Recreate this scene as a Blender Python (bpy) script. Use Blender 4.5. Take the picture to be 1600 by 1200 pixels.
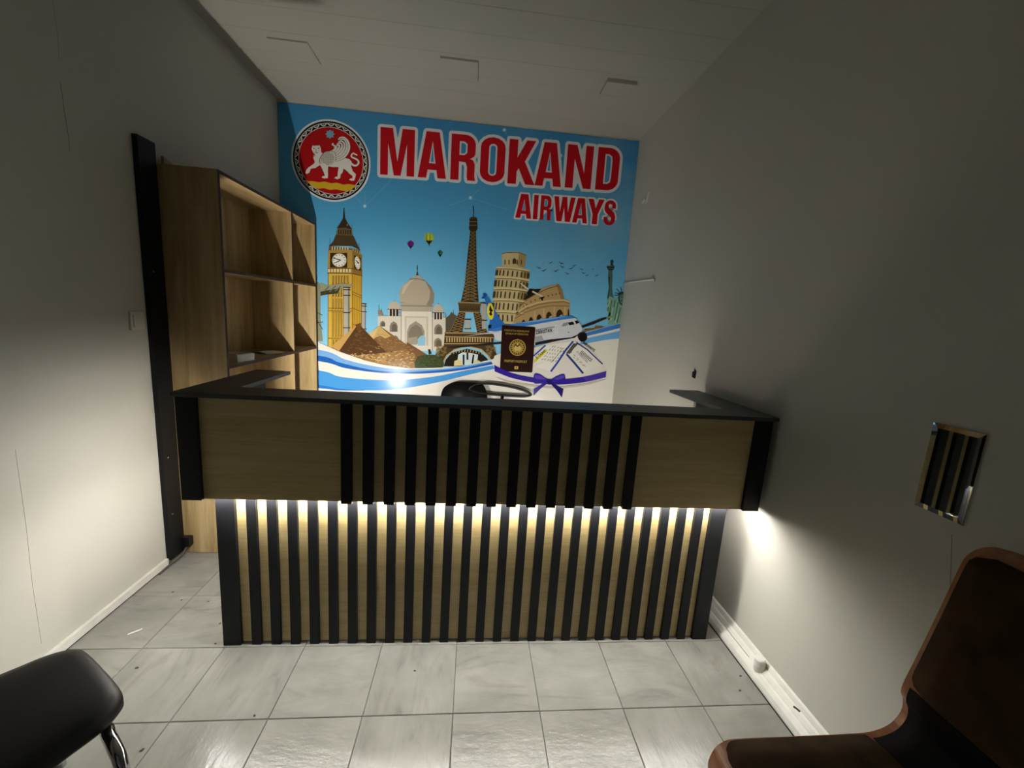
import bpy, bmesh, math, random
from mathutils import Vector, Matrix
from mathutils.geometry import tessellate_polygon

random.seed(7)
S = bpy.context.scene
COL = S.collection
for o in list(bpy.data.objects):
    bpy.data.objects.remove(o)

# ------------------------------------------------------------------ camera
CAM = Vector((0.009392, -1.676658, 1.505370))
YAW, PITCH, ROLL, FPX = 0.0993805, -0.1675269, 0.0649888, 646.045
fwd = Vector((math.sin(YAW) * math.cos(PITCH), math.cos(YAW) * math.cos(PITCH), math.sin(PITCH)))
rgt0 = Vector((math.cos(YAW), -math.sin(YAW), 0))
up0 = rgt0.cross(fwd)
rgt = math.cos(ROLL) * rgt0 + math.sin(ROLL) * up0
upv = -math.sin(ROLL) * rgt0 + math.cos(ROLL) * up0
cd = bpy.data.cameras.new('camera')
cam = bpy.data.objects.new('camera', cd)
COL.objects.link(cam)
cd.sensor_fit = 'HORIZONTAL'
cd.sensor_width = 36.0
cd.lens = FPX / 1600 * 36.0
cd.clip_start = 0.02
M = Matrix.Identity(4)
for i in range(3):
    M[i][0] = rgt[i]; M[i][1] = upv[i]; M[i][2] = -fwd[i]; M[i][3] = CAM[i]
cam.matrix_world = M
S.camera = cam

# ------------------------------------------------------------------ world, lights, exposure
S.view_settings.view_transform = 'Standard'
S.view_settings.look = 'None'
S.view_settings.gamma = 1.0
S.view_settings.use_curve_mapping = False
S.view_settings.exposure = 0.0
w = bpy.data.worlds.new('world'); S.world = w
w.use_nodes = True
w.node_tree.nodes['Background'].inputs[0].default_value = (0.7, 0.8, 1.0, 1)
w.node_tree.nodes['Background'].inputs[1].default_value = 0.0

INNER_POWER = 11.0      # added fill inside the counter
LAMP_POWER = 36.0       # work lamp left lying inside the counter
STRIP_POWER = 250.0       # emission strength of the LED strip under the counter overhang
FILL_POWER = 0.4        # weak added fill behind the camera, no real source there


def lamp(name, kind, loc, power, color=(1, 1, 1), size=0.03, rot=None, size_y=None):
    l = bpy.data.lights.new(name, kind)
    l.energy = power
    l.color = color
    if kind == 'AREA':
        l.size = size
        if size_y:
            l.shape = 'RECTANGLE'; l.size_y = size_y
    else:
        l.shadow_soft_size = size
    o = bpy.data.objects.new(name, l)
    o.location = loc
    if rot:
        o.rotation_euler = rot
    COL.objects.link(o)
    return o


# a flood light left lying inside the counter, turned to the banner wall
lamp('counter_work_light', 'AREA', (-0.945, 0.44, 0.565), LAMP_POWER, (1.0, 0.95, 0.86), 0.03, (math.radians(103), 0, math.radians(24)))
# unseen fill added low inside the counter to brighten the banner's right side
lamp('inner_fill_light', 'AREA', (0.72, 0.60, 0.36), INNER_POWER, (1.0, 0.96, 0.88), 0.5, (math.radians(96), 0, math.radians(-22)), 0.06)
lamp('front_fill_light', 'AREA', (0.0, -2.85, 1.5), FILL_POWER, (0.92, 0.96, 1.0), 1.6, (math.radians(90), 0, 0), 2.0)  # added fill for the front of the room, not a real lamp

XL, XR, YB, YF, H = -1.636, 1.356, 2.10, -2.95, 3.064
T = 1.0 / 3.0

# ------------------------------------------------------------------ materials


def lin(c):
    def f(v):
        return v / 12.92 if v <= 0.04045 else ((v + 0.055) / 1.055) ** 2.4
    if isinstance(c, str):
        c = c.lstrip('#')
        c = tuple(int(c[i:i + 2], 16) / 255 for i in (0, 2, 4))
    return tuple(f(v) for v in c) + (1.0,)


class NT:
    def __init__(s, name):
        s.m = bpy.data.materials.new(name)
        s.m.use_nodes = True
        s.t = s.m.node_tree
        s.b = s.t.nodes['Principled BSDF']

    def n(s, kind, **kw):
        nd = s.t.nodes.new('ShaderNode' + kind)
        for k, v in kw.items():
            if k in nd.inputs:
                nd.inputs[k].default_value = v
            else:
                setattr(nd, k, v)
        return nd

    def l(s, a, b):
        s.t.links.new(a, b)

    def ramp(s, src, stops):
        r = s.n('ValToRGB')
        e = r.color_ramp.elements
        while len(e) < len(stops):
            e.new(0.5)
        for el, (p, c) in zip(e, stops):
            el.position = p
            el.color = c if len(c) == 4 else tuple(c) + (1,)
        s.l(src, r.inputs[0])
        return r.outputs[0]

    def mix(s, fac, a, b, mode='MIX'):
        m = s.n('Mix', data_type='RGBA', blend_type=mode)
        for sock, v in ((m.inputs[0], fac), (m.inputs[6], a), (m.inputs[7], b)):
            if hasattr(v, 'default_value') or hasattr(v, 'is_linked'):
                s.l(v, sock)
            else:
                sock.default_value = v
        return m.outputs[2]

    def bump(s, src, strength, dist=0.01):
        b = s.n('Bump', Strength=strength, Distance=dist)
        s.l(src, b.inputs['Height'])
        s.l(b.outputs[0], s.b.inputs['Normal'])


def simple(name, color, rough=0.5, metal=0.0, spec=None, noise=0.0, nscale=60, bump=0.0, coat=0.0, sheen=0.0):
    t = NT(name)
    c = lin(color)
    t.b.inputs['Base Color'].default_value = c
    t.b.inputs['Roughness'].default_value = rough
    t.b.inputs['Metallic'].default_value = metal
    if spec is not None:
        t.b.inputs['Specular IOR Level'].default_value = spec
    if coat:
        t.b.inputs['Coat Weight'].default_value = coat
        t.b.inputs['Coat Roughness'].default_value = 0.08
    if sheen:
        t.b.inputs['Sheen Weight'].default_value = sheen
    if noise or bump:
        tc = t.n('TexCoord')
        nz = t.n('TexNoise', Scale=nscale, Detail=4.0)
        t.l(tc.outputs['Object'], nz.inputs['Vector'])
        if noise:
            lo = tuple(v * (1 - noise) for v in c[:3]) + (1,)
            hi = tuple(min(1, v * (1 + noise)) for v in c[:3]) + (1,)
            t.l(t.ramp(nz.outputs[0], [(0.3, lo), (0.7, hi)]), t.b.inputs['Base Color'])
        if bump:
            t.bump(nz.outputs[0], bump, 0.004)
    return t.m


def wood(name, axis, dark, mid, light, rough=0.45, scale=1.0):
    """sonoma oak laminate, the grain runs along axis 0, 1 or 2"""
    t = NT(name)
    tc = t.n('TexCoord')
    mp = t.n('Mapping')
    sc = [14.0 * scale] * 3
    sc[axis] = 1.1 * scale
    mp.inputs['Scale'].default_value = sc
    t.l(tc.outputs['Object'], mp.inputs[0])
    n1 = t.n('TexNoise', Scale=1.0, Detail=6.0, Roughness=0.6, Distortion=0.6)
    t.l(mp.outputs[0], n1.inputs['Vector'])
    mp2 = t.n('Mapping')
    sc2 = [150.0] * 3
    sc2[axis] = 6.0
    mp2.inputs['Scale'].default_value = sc2
    t.l(tc.outputs['Object'], mp2.inputs[0])
    n2 = t.n('TexNoise', Scale=1.0, Detail=3.0, Roughness=0.7)
    t.l(mp2.outputs[0], n2.inputs['Vector'])
    base = t.ramp(n1.outputs[0], [(0.28, lin(dark)), (0.5, lin(mid)), (0.72, lin(light))])
    fine = t.ramp(n2.outputs[0], [(0.32, (0.80, 0.77, 0.73, 1)), (0.52, (1, 1, 1, 1))])
    col = t.mix(0.75, base, fine, 'MULTIPLY')
    t.l(col, t.b.inputs['Base Color'])
    t.b.inputs['Roughness'].default_value = rough
    t.bump(n2.outputs[0], 0.12, 0.001)
    return t.m


def plaster(name, color, stain=0.1):
    t = NT(name)
    tc = t.n('TexCoord')
    n1 = t.n('TexNoise', Scale=1.3, Detail=4.0, Roughness=0.55)
    n2 = t.n('TexNoise', Scale=35.0, Detail=3.0)
    t.l(tc.outputs['Object'], n1.inputs['Vector'])
    t.l(tc.outputs['Object'], n2.inputs['Vector'])
    c = lin(color)
    d = tuple(v * (1 - stain) for v in c[:3]) + (1,)
    t.l(t.ramp(n1.outputs[0], [(0.3, d), (0.65, c)]), t.b.inputs['Base Color'])
    t.b.inputs['Roughness'].default_value = 0.55
    t.b.inputs['Specular IOR Level'].default_value = 0.35
    t.bump(n2.outputs[0], 0.06, 0.002)
    return t.m


def marble(name):
    t = NT(name)
    tc = t.n('TexCoord')
    oi = t.n('ObjectInfo')
    mul = t.n('VectorMath', operation='SCALE')
    mul.inputs['Scale'].default_value = 37.0
    cmb = t.n('CombineXYZ')
    t.l(oi.outputs['Random'], cmb.inputs[0]); t.l(oi.outputs['Random'], cmb.inputs[1])
    t.l(cmb.outputs[0], mul.inputs[0])
    add = t.n('VectorMath', operation='ADD')
    t.l(tc.outputs['Object'], add.inputs[0]); t.l(mul.outputs[0], add.inputs[1])
    mp = t.n('Mapping')
    mp.inputs['Rotation'].default_value = (0, 0, math.radians(38))
    mp.inputs['Scale'].default_value = (3.0, 12.0, 1.0)
    t.l(add.outputs[0], mp.inputs[0])
    n1 = t.n('TexNoise', Scale=1.0, Detail=5.0, Roughness=0.6, Distortion=0.9)
    t.l(mp.outputs[0], n1.inputs['Vector'])
    n2 = t.n('TexNoise', Scale=5.0, Detail=3.0)
    t.l(add.outputs[0], n2.inputs['Vector'])
    veins = t.ramp(n1.outputs[0], [(0.26, lin('#74736e')), (0.42, lin('#898881')), (0.60, lin('#8f8e87')), (0.76, lin('#807b71'))])
    cloud = t.ramp(n2.outputs[0], [(0.35, lin('#d9dad6')), (0.65, lin('#ffffff'))])
    t.l(t.mix(0.6, veins, cloud, 'MULTIPLY'), t.b.inputs['Base Color'])
    t.b.inputs['Roughness'].default_value = 0.2
    t.b.inputs['Specular IOR Level'].default_value = 0.32
    n3 = t.n('TexNoise', Scale=1.0, Detail=4.0, Roughness=0.65)
    mp3 = t.n('Mapping')
    mp3.inputs['Rotation'].default_value = (0, 0, math.radians(38))
    mp3.inputs['Scale'].default_value = (16.0, 45.0, 1.0)
    t.l(add.outputs[0], mp3.inputs[0]); t.l(mp3.outputs[0], n3.inputs['Vector'])
    t.bump(n3.outputs[0], 0.32, 0.004)
    return t.m


M_wall = plaster('white_wall_paint', '#c0beb3', 0.06)
M_ceil = plaster('ceiling_panel_white', '#b0aea2', 0.05)
M_grout = simple('tile_grout', '#4b4a45', 0.9, noise=0.3)
M_tile = marble('marble_tile')
M_oak_h = wood('oak_laminate_across', 0, '#baa56f', '#c8b27c', '#d3bf8e')
M_oak_v = wood('oak_laminate_upright', 2, '#92784e', '#b39a6b', '#c9b287')
M_oak_y = wood('oak_laminate_deep', 1, '#93774d', '#b09468', '#c4a87b')
M_black = simple('black_laminate', '#101114', 0.5, noise=0.12, nscale=40, spec=0.25)
M_top = simple('dark_grey_worktop', '#474a4a', 0.42, noise=0.15, nscale=120, spec=0.5)
M_edge = simple('brown_edge_band', '#3f2e24', 0.6, spec=0.2)
M_greyboard = simple('grey_laminate_board', '#8d837b', 0.5, noise=0.06)
M_trimwhite = simple('white_skirting', '#d8d6cc', 0.4, noise=0.06, nscale=20)
M_plastic = simple('white_plastic', '#d5d2c6', 0.35)
M_blackplastic = simple('black_plastic', '#0b0b0c', 0.4)
M_leather = simple('black_leatherette', '#090909', 0.5, bump=0.04, nscale=220, noise=0.1, spec=0.3)
M_chrome = simple('chrome', '#c9c9cc', 0.12, 1.0)
M_screw = simple('screw_steel', '#b9b4a8', 0.35, 1.0)
M_mirror = simple('mirror_silver', '#f2f4f2', 0.02, 1.0)
M_plywood = simple('orange_brown_plywood', '#98613c', 0.38, noise=0.2, nscale=30)
M_velvet = simple('dark_brown_velvet', '#382a1a', 0.9, noise=0.35, nscale=14, spec=0.1)
M_padvoid = simple('pad_void_black', '#050505', 0.8, spec=0.1)
M_seam = simple('wall_seam_grey', '#a09d92', 0.8)  # grey line colour for wall seams and cracks
M_white = simple('white_card', '#e6e3dc', 0.5)
M_pink = simple('pale_card_lid', '#bfa79c', 0.6)
M_dark = simple('dirt_speck', '#3b382f', 0.9)
M_cable = simple('grey_cable', '#4d4c4c', 0.5)
M_absorb = simple('absorbing_dark_front', '#14161a', 0.1)
M_hole = simple('black_recess', '#050505', 0.9)


def emission(name, color, strength):
    t = NT(name)
    t.b.inputs['Base Color'].default_value = lin(color)
    t.b.inputs['Emission Color'].default_value = lin(color)
    t.b.inputs['Emission Strength'].default_value = strength
    return t.m


M_led = emission('led_strip_glow', '#fbf8f3', STRIP_POWER)


def vinyl(name):
    t = NT(name)
    a = t.n('Attribute', attribute_name='ink')
    t.l(a.outputs['Color'], t.b.inputs['Base Color'])
    t.b.inputs['Roughness'].default_value = 0.2
    t.b.inputs['Specular IOR Level'].default_value = 0.12
    return t.m


M_vinyl = vinyl('printed_vinyl')


def sheet_mat():
    t = NT('printed_vinyl_sky')
    tc = t.n('TexCoord')
    sp = t.n('SeparateXYZ')
    t.l(tc.outputs['Object'], sp.inputs[0])
    mr = t.n('MapRange')
    mr.inputs[1].default_value = 0.9
    mr.inputs[2].default_value = 3.05
    t.l(sp.outputs[2], mr.inputs[0])
    g = t.ramp(mr.outputs[0], [(0.0, lin('#9ad8f6')), (0.3, lin('#78c5ee')), (0.6, lin('#55a9da')), (1.0, lin('#3f8cc2'))])
    nz = t.n('TexNoise', Scale=1.1, Detail=3.0)
    t.l(tc.outputs['Object'], nz.inputs['Vector'])
    cl = t.ramp(nz.outputs[0], [(0.45, (0, 0, 0, 1)), (0.75, (0.35, 0.35, 0.35, 1))])
    mx = t.n('MapRange')                  # the printed sky turns hazier to the right
    mx.inputs[1].default_value = 0.2
    mx.inputs[2].default_value = 1.2
    mx.inputs[3].default_value = 0.25
    mx.inputs[4].default_value = 1.5
    t.l(sp.outputs[0], mx.inputs[0])
    sc = t.n('Math', operation='MULTIPLY')
    t.l(cl, sc.inputs[0]); t.l(mx.outputs[0], sc.inputs[1])
    t.l(t.mix(sc.outputs[0], g, lin('#9fc3cf')), t.b.inputs['Base Color'])
    t.b.inputs['Roughness'].default_value = 0.2
    t.b.inputs['Specular IOR Level'].default_value = 0.12
    return t.m


M_sky = sheet_mat()

# ------------------------------------------------------------------ mesh helpers


def link(name, me, mat=None, parent=None, loc=None):
    o = bpy.data.objects.new(name, me)
    if mat is not None and me is not None and not me.materials:
        me.materials.append(mat)
    COL.objects.link(o)
    if parent is not None:
        o.parent = parent
    if loc is not None:
        o.location = loc
    return o


def tag(o, label=None, cat=None, group=None, kind=None):
    if label: o['label'] = label
    if cat: o['category'] = cat
    if group: o['group'] = group
    if kind: o['kind'] = kind
    return o


def empty(name, loc=(0, 0, 0), label=None, cat=None, group=None, rz=0.0):
    o = bpy.data.objects.new(name, None)
    o.empty_display_size = 0.1
    o.location = loc
    o.rotation_euler = (0, 0, rz)
    COL.objects.link(o)
    return tag(o, label, cat, group)


def finish(bm, name, mat=None, parent=None, loc=None, smooth=False, bevel=0.0, seg=2):
    if bevel > 0:
        bmesh.ops.bevel(bm, geom=[e for e in bm.edges if len(e.link_faces) == 2 and e.calc_face_angle(0) > 0.5],
                        offset=bevel, segments=seg, profile=0.5, affect='EDGES', clamp_overlap=True)
    bmesh.ops.recalc_face_normals(bm, faces=bm.faces)
    me = bpy.data.meshes.new(name)
    bm.to_mesh(me)
    bm.free()
    if smooth:
        for p in me.polygons:
            p.use_smooth = True
    return link(name, me, mat, parent, loc)


def add_box(bm, x0, x1, y0, y1, z0, z1):
    vs = [bm.verts.new(c) for c in ((x0, y0, z0), (x1, y0, z0), (x1, y1, z0), (x0, y1, z0), (x0, y0, z1), (x1, y0, z1), (x1, y1, z1), (x0, y1, z1))]
    for f in ((0, 3, 2, 1), (4, 5, 6, 7), (0, 1, 5, 4), (1, 2, 6, 5), (2, 3, 7, 6), (3, 0, 4, 7)):
        bm.faces.new([vs[i] for i in f])


def box(name, x0, x1, y0, y1, z0, z1, mat, parent=None, bevel=0.0, seg=1, origin=False):
    bm = bmesh.new()
    c = Vector(((x0 + x1) / 2, (y0 + y1) / 2, z0)) if origin else Vector((0, 0, 0))
    add_box(bm, x0 - c.x, x1 - c.x, y0 - c.y, y1 - c.y, z0 - c.z, z1 - c.z)
    return finish(bm, name, mat, parent, c if origin else None, bevel=bevel, seg=seg)


def prism(bm, pts, axis, a, b):
    """extrude a 2D outline along an axis (0 x, 1 y, 2 z)"""
    def put(p, v):
        c = [0, 0, 0]
        k = [i for i in range(3) if i != axis]
        c[k[0]], c[k[1]] = p
        c[axis] = v
        return c
    A = [bm.verts.new(put(p, a)) for p in pts]
    B = [bm.verts.new(put(p, b)) for p in pts]
    n = len(pts)
    bm.faces.new(A); bm.faces.new(B[::-1])
    for i in range(n):
        bm.faces.new((A[i], B[i], B[(i + 1) % n], A[(i + 1) % n]))


def tube(bm, pts, r, seg=12, closed=False, cap=True):
    pts = [Vector(p) for p in pts]
    n = len(pts)
    rings = []
    ref = Vector((0, 0, 1))
    t0 = (pts[1] - pts[0]).normalized()
    if abs(t0.dot(ref)) > 0.9:
        ref = Vector((1, 0, 0))
    u = t0.cross(ref).normalized()
    for i in range(n):
        if closed:
            t = (pts[(i + 1) % n] - pts[i - 1]).normalized()
        else:
            t = (pts[min(i + 1, n - 1)] - pts[max(i - 1, 0)]).normalized()
        u = (u - t * u.dot(t)).normalized()
        v = t.cross(u)
        rr = r[i] if isinstance(r, (list, tuple)) else r
        rings.append([bm.verts.new(pts[i] + (u * math.cos(a) + v * math.sin(a)) * rr) for a in [2 * math.pi * k / seg for k in range(seg)]])
    for i in range(n if closed else n - 1):
        A, B = rings[i], rings[(i + 1) % n]
        for k in range(seg):
            bm.faces.new((A[k], A[(k + 1) % seg], B[(k + 1) % seg], B[k]))
    if cap and not closed:
        bm.faces.new(rings[0][::-1]); bm.faces.new(rings[-1])


def smooth_line(pts, per=8, closed=False):
    """Catmull-Rom through the points"""
    P = [Vector(p) for p in pts]
    n = len(P)
    out = []
    for i in range(n if closed else n - 1):
        p0 = P[i - 1] if (i > 0 or closed) else P[0]
        p1 = P[i]
        p2 = P[(i + 1) % n]
        p3 = P[(i + 2) % n] if (i + 2 < n or closed) else P[-1]
        for k in range(per):
            t = k / per
            out.append(0.5 * ((2 * p1) + (p2 - p0) * t + (2 * p0 - 5 * p1 + 4 * p2 - p3) * t * t + (3 * p1 - p0 - 3 * p2 + p3) * t ** 3))
    if not closed:
        out.append(P[-1])
    return out


def rounded_rect(x0, x1, y0, y1, r, seg=6):
    out = []
    for cx, cy, a0 in ((x1 - r, y1 - r, 0), (x0 + r, y1 - r, 90), (x0 + r, y0 + r, 180), (x1 - r, y0 + r, 270)):
        for k in range(seg + 1):
            a = math.radians(a0 + 90 * k / seg)
            out.append((cx + r * math.cos(a), cy + r * math.sin(a)))
    return out


# ------------------------------------------------------------------ the room
WT = 0.08
floor = tag(box('floor', XL - WT, XR + WT, YF - WT, YB + WT, -0.08, -0.003, M_grout), 'floor of pale marble tiles', kind='structure')
g = 0.0012
tile_meshes = {}


def tile_mesh(wx, wy):
    k = (round(wx, 4), round(wy, 4))
    if k not in tile_meshes:
        bm = bmesh.new()
        hx, hy, b = wx / 2 - g, wy / 2 - g, 0.0015
        lo = [bm.verts.new((sx * hx, sy * hy, -0.008)) for sx, sy in ((-1, -1), (1, -1), (1, 1), (-1, 1))]
        mi = [bm.verts.new((sx * hx, sy * hy, -b)) for sx, sy in ((-1, -1), (1, -1), (1, 1), (-1, 1))]
        hi = [bm.verts.new((sx * (hx - b), sy * (hy - b), 0)) for sx, sy in ((-1, -1), (1, -1), (1, 1), (-1, 1))]
        bm.faces.new(hi)
        for A, B in ((lo, mi), (mi, hi)):
            for i in range(4):
                bm.faces.new((A[i], A[(i + 1) % 4], B[(i + 1) % 4], B[i]))
        me = bpy.data.meshes.new('tile'); bm.to_mesh(me); bm.free()
        me.materials.append(M_tile)
        tile_meshes[k] = me
    return tile_meshes[k]


for i in range(-1, 9):
    x0, x1 = max((i - 4) * T, XL), min((i - 3) * T, XR)
    if i == -1: x0 = XL
    if x1 - x0 < 0.02:
        continue
    for j in range(-9, 7):
        y0, y1 = max(j * T, YF), min((j + 1) * T, YB)
        if y1 - y0 < 0.02:
            continue
        o = bpy.data.objects.new('tile', tile_mesh(x1 - x0, y1 - y0))
        o.location = ((x0 + x1) / 2, (y0 + y1) / 2, random.uniform(-0.0003, 0.0003))
        if abs((x1 - x0) - (y1 - y0)) < 1e-4:
            o.rotation_euler = (random.uniform(-0.0008, 0.0008), random.uniform(-0.0008, 0.0008), random.choice((0, 1, 2, 3)) * math.pi / 2)
        COL.objects.link(o)
        o.parent = floor

wall_left = tag(box('wall_left', XL - WT, XL, YF - WT, YB + WT, -0.003, H + 0.03, M_wall), 'white plaster wall on the left', kind='structure')
wall_right = tag(box('wall_right', XR, XR + WT, YF - WT, YB + WT, -0.003, H + 0.03, M_wall), 'white plaster wall on the right', kind='structure')
wall_back = tag(box('wall_back', XL, XR, YB, YB + WT, -0.003, H + 0.03, M_wall), 'end wall covered by the printed banner', kind='structure')
wall_front = tag(box('wall_front', XL, XR, YF - WT, YF, -0.003, H + 0.03, M_absorb), 'unseen shop front behind the viewer, darkened to absorb light', kind='structure')  # unseen front, made dark to soak up light in the room
ceiling = tag(box('ceiling', XL - WT, XR + WT, YF - WT, YB + WT, H + 0.012, H + 0.09, M_ceil), 'ceiling of narrow white panels', kind='structure')
y = YB
pl = 0.222
while y > YF + 0.01:
    y0 = max(y - pl, YF)
    bm = bmesh.new()
    add_box(bm, XL, XR, y0 + 0.0008, y - 0.0008, H, H + 0.012)
    finish(bm, 'plank', M_ceil, ceiling, bevel=0.0016, seg=1)
    y = y0

# seams between wall boards, as shallow dark grooves with a raised lip
def seam(parent, pts, x, wdt):
    bm = bmesh.new()
    for i in range(len(pts) - 1):
        (ya, za), (yb, zb) = pts[i], pts[i + 1]
        add_box(bm, x - 0.0006, x + 0.0006, min(ya, yb) - wdt / 2, max(ya, yb) + wdt / 2, min(za, zb), max(za, zb))
    finish(bm, 'seam', M_seam, parent)


def crack(parent, pts, x, r):
    bm = bmesh.new()
    tube(bm, [(x, a, b) for a, b in pts], r, 5)
    finish(bm, 'seam', M_seam, parent)


crack(wall_left, [(0.262, 2.56), (0.268, 2.44), (0.262, 2.36)], XL, 0.0008)
crack(wall_left, [(0.258, 2.28), (0.262, 2.18), (0.268, 2.08), (0.266, 2.03)], XL, 0.0012)
crack(wall_left, [(-0.075, 0.90), (-0.075, 0.6), (-0.082, 0.36), (-0.080, 0.10)], XL, 0.0008)
crack(wall_right, [(-0.73, 0.98), (-0.745, 0.90), (-0.76, 0.82)], XR, 0.0012)

# skirting boards
bl = tag(box('baseboard_left', XL, XL + 0.016, YF, 0.585, 0.006, 0.042, M_trimwhite, bevel=0.004), 'thin white skirting along the left wall', kind='structure')
box('shadow_strip', XL, XL + 0.014, YF, 0.60, -0.002, 0.006, M_hole, bl)  # black strip puts the shade under the skirting into colour
prof = [(XR, 0.0), (1.288, 0.0), (1.288, 0.012), (1.294, 0.030), (1.306, 0.043), (1.3155, 0.047), (1.3165, 0.044), (1.3180, 0.048), (1.329, 0.061), (1.3365, 0.066), (1.3375, 0.063), (1.339, 0.067), (1.346, 0.080), (XR, 0.084)]
bm = bmesh.new()
prism(bm, prof, 1, YF, YB)
br = tag(finish(bm, 'baseboard_right', M_trimwhite), 'rounded white cove skirting along the right wall', kind='structure')
box('shadow_strip', 1.2845, 1.289, YF, YB, -0.001, 0.0035, M_hole, br)  # black strip draws the shade line at the skirting foot
bm = bmesh.new()
tube(bm, [(1.317, 0.02, 0.0475), (1.316, -0.05, 0.048), (1.3165, -0.15, 0.0475)], 0.0012, 5)
tube(bm, [(1.328, -0.40, 0.06), (1.331, -0.41, 0.062), (1.334, -0.425, 0.063)], 0.004, 6)
finish(bm, 'chip', M_dark, br)

# ------------------------------------------------------------------ square ceiling panels (switched off)
for k, (x0, x1, y0, y1, th, lab) in enumerate((
        (-1.325, -1.088, 1.275, 1.505, 0.010, 'square white ceiling light panel nearest the left wall'),
        (-0.283, -0.046, 1.250, 1.490, 0.013, 'square white ceiling light panel in the middle of the row of three'),
        (0.800, 1.000, 1.262, 1.440, 0.024, 'square white ceiling light panel nearest the right wall, smallest of the three'))):
    t = empty('ceiling_light', ((x0 + x1) / 2, (y0 + y1) / 2, H), lab, 'ceiling light', 'unlit square ceiling lights')
    hx, hy = (x1 - x0) / 2, (y1 - y0) / 2
    bm = bmesh.new()
    e = 0.012
    for a, b, c, d in ((-hx, hx, -hy, -hy + e), (-hx, hx, hy - e, hy), (-hx, -hx + e, -hy + e, hy - e), (hx - e, hx, -hy + e, hy - e)):
        add_box(bm, a, b, c, d, -th, 0.0)
    finish(bm, 'frame', M_ceil, t)
    box('diffuser', -hx + e, hx - e, -hy + e, hy - e, -th + 0.001, 0.0, M_ceil, t)

# ------------------------------------------------------------------ reception counter
RC = empty('reception_counter', (0, 0, 0), 'U-shaped reception counter with oak panels, black upright slats and a lit underside', 'counter')
# worktop: one U-shaped board
ZT0, ZT1 = 1.121, 1.138
outline = [(-1.106, -0.060), (1.334, -0.060), (1.318, 0.574), (1.140, 0.560), (1.165, 0.090), (-0.935, 0.090), (-0.930, 0.548), (-1.100, 0.555)]
bm = bmesh.new()
prism(bm, outline, 2, ZT0, ZT1)
finish(bm, 'countertop', M_top, RC, bevel=0.0015, seg=1)
# dark strips under the inner edges of the two wings
box('dark_strip', -0.965, -0.937, 0.09, 0.30, 1.092, ZT0, M_black, RC)
box('dark_strip', 1.158, 1.186, 0.09, 0.30, 1.092, ZT0, M_black, RC)
# upper box: oak fascia with end posts and slats
ZU = 0.702
box('fascia_panel', -1.027, 1.246, -0.030, -0.025, ZU, ZT0, M_oak_h, RC)
box('soffit', -1.095, 1.315, -0.025, 0.060, 0.716, 0.730, M_black, RC)
for x0, x1 in ((-1.100, -1.027), (1.246, 1.321)):
    box('corner_post', x0, x1, -0.046, -0.025, ZU, ZT0, M_black, RC, bevel=0.001)
nU = 15
bm = bmesh.new()
add_box(bm, -0.021, 0.021, -0.046, -0.030, 0.698, ZT0)
sl_me = finish(bm, 'slat', M_black, RC, bevel=0.0015, seg=1)
for k in range(nU):
    o = sl_me if k == 0 else sl_me.copy()
    if k: COL.objects.link(o)
    o.location = (-0.474 + 0.08450 * k, 0, 0)
for x0, x1 in ((-1.095, -1.078), (1.298, 1.315)):
    box('side_panel', x0, x1, -0.025, 0.565, 0.722 if x0 < 0 else ZU, ZT0, M_greyboard, RC)
box('inner_panel', -1.078, 1.298, 0.060, 0.076, ZU, ZT0, M_greyboard, RC)
# lower body
ZL = 0.716
box('front_panel', -1.000, 1.200, 0.026, 0.042, 0.007, ZL, M_oak_h, RC)
for x0, x1 in ((-1.010, -0.938), (1.138, 1.208)):
    box('end_board', x0, x1, 0.008, 0.026, 0.001, ZL, M_black, RC, bevel=0.001)
bm = bmesh.new()
add_box(bm, -0.0195, 0.0195, 0.010, 0.026, 0.0015, ZL)
sl2 = finish(bm, 'slat', M_black, RC, bevel=0.0015, seg=1)
for k in range(25):
    o = sl2 if k == 0 else sl2.copy()
    if k: COL.objects.link(o)
    o.location = (-0.874 + 0.08148 * k, 0, 0)
for x0, x1 in ((-1.008, -0.992), (1.190, 1.206)):
    box('side_panel', x0, x1, 0.042, 0.565, 0.002, ZL, M_greyboard, RC)
box('inner_shelf', -0.992, 1.190, 0.042, 0.40, 0.36, 0.378, M_greyboard, RC)
st = box('light_strip', -1.075, 1.295, -0.0235, -0.0135, 0.7005, 0.7095, M_led, RC)
st2 = box('light_strip', -1.0775, -1.0640, -0.012, 0.50, 0.7005, 0.7095, M_led, RC)
st2['label'] = 'glowing white light strip under the left end of the counter'
box('strip_channel', -1.0785, -1.0630, -0.0125, 0.501, 0.7095, 0.716, M_plastic, RC)
box('strip_channel', -1.076, 1.296, -0.0245, -0.0125, 0.7095, 0.716, M_plastic, RC)
st['label'] = 'glowing white light strip under the overhang'

# ------------------------------------------------------------------ shelf unit at the left wall
SH = empty('shelf_unit', (XL, 0.71, 0), 'tall oak open shelf unit against the left wall behind the counter', 'shelf')
SXF, SY0, SY1, SZ = -1.33, 0.71, 2.035, 2.136


def sbox(name, x0, x1, y0, y1, z0, z1, m):
    return box(name, x0 - XL, x1 - XL, y0 - 0.71, y1 - 0.71, z0, z1, m, SH, bevel=0.0008)


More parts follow.
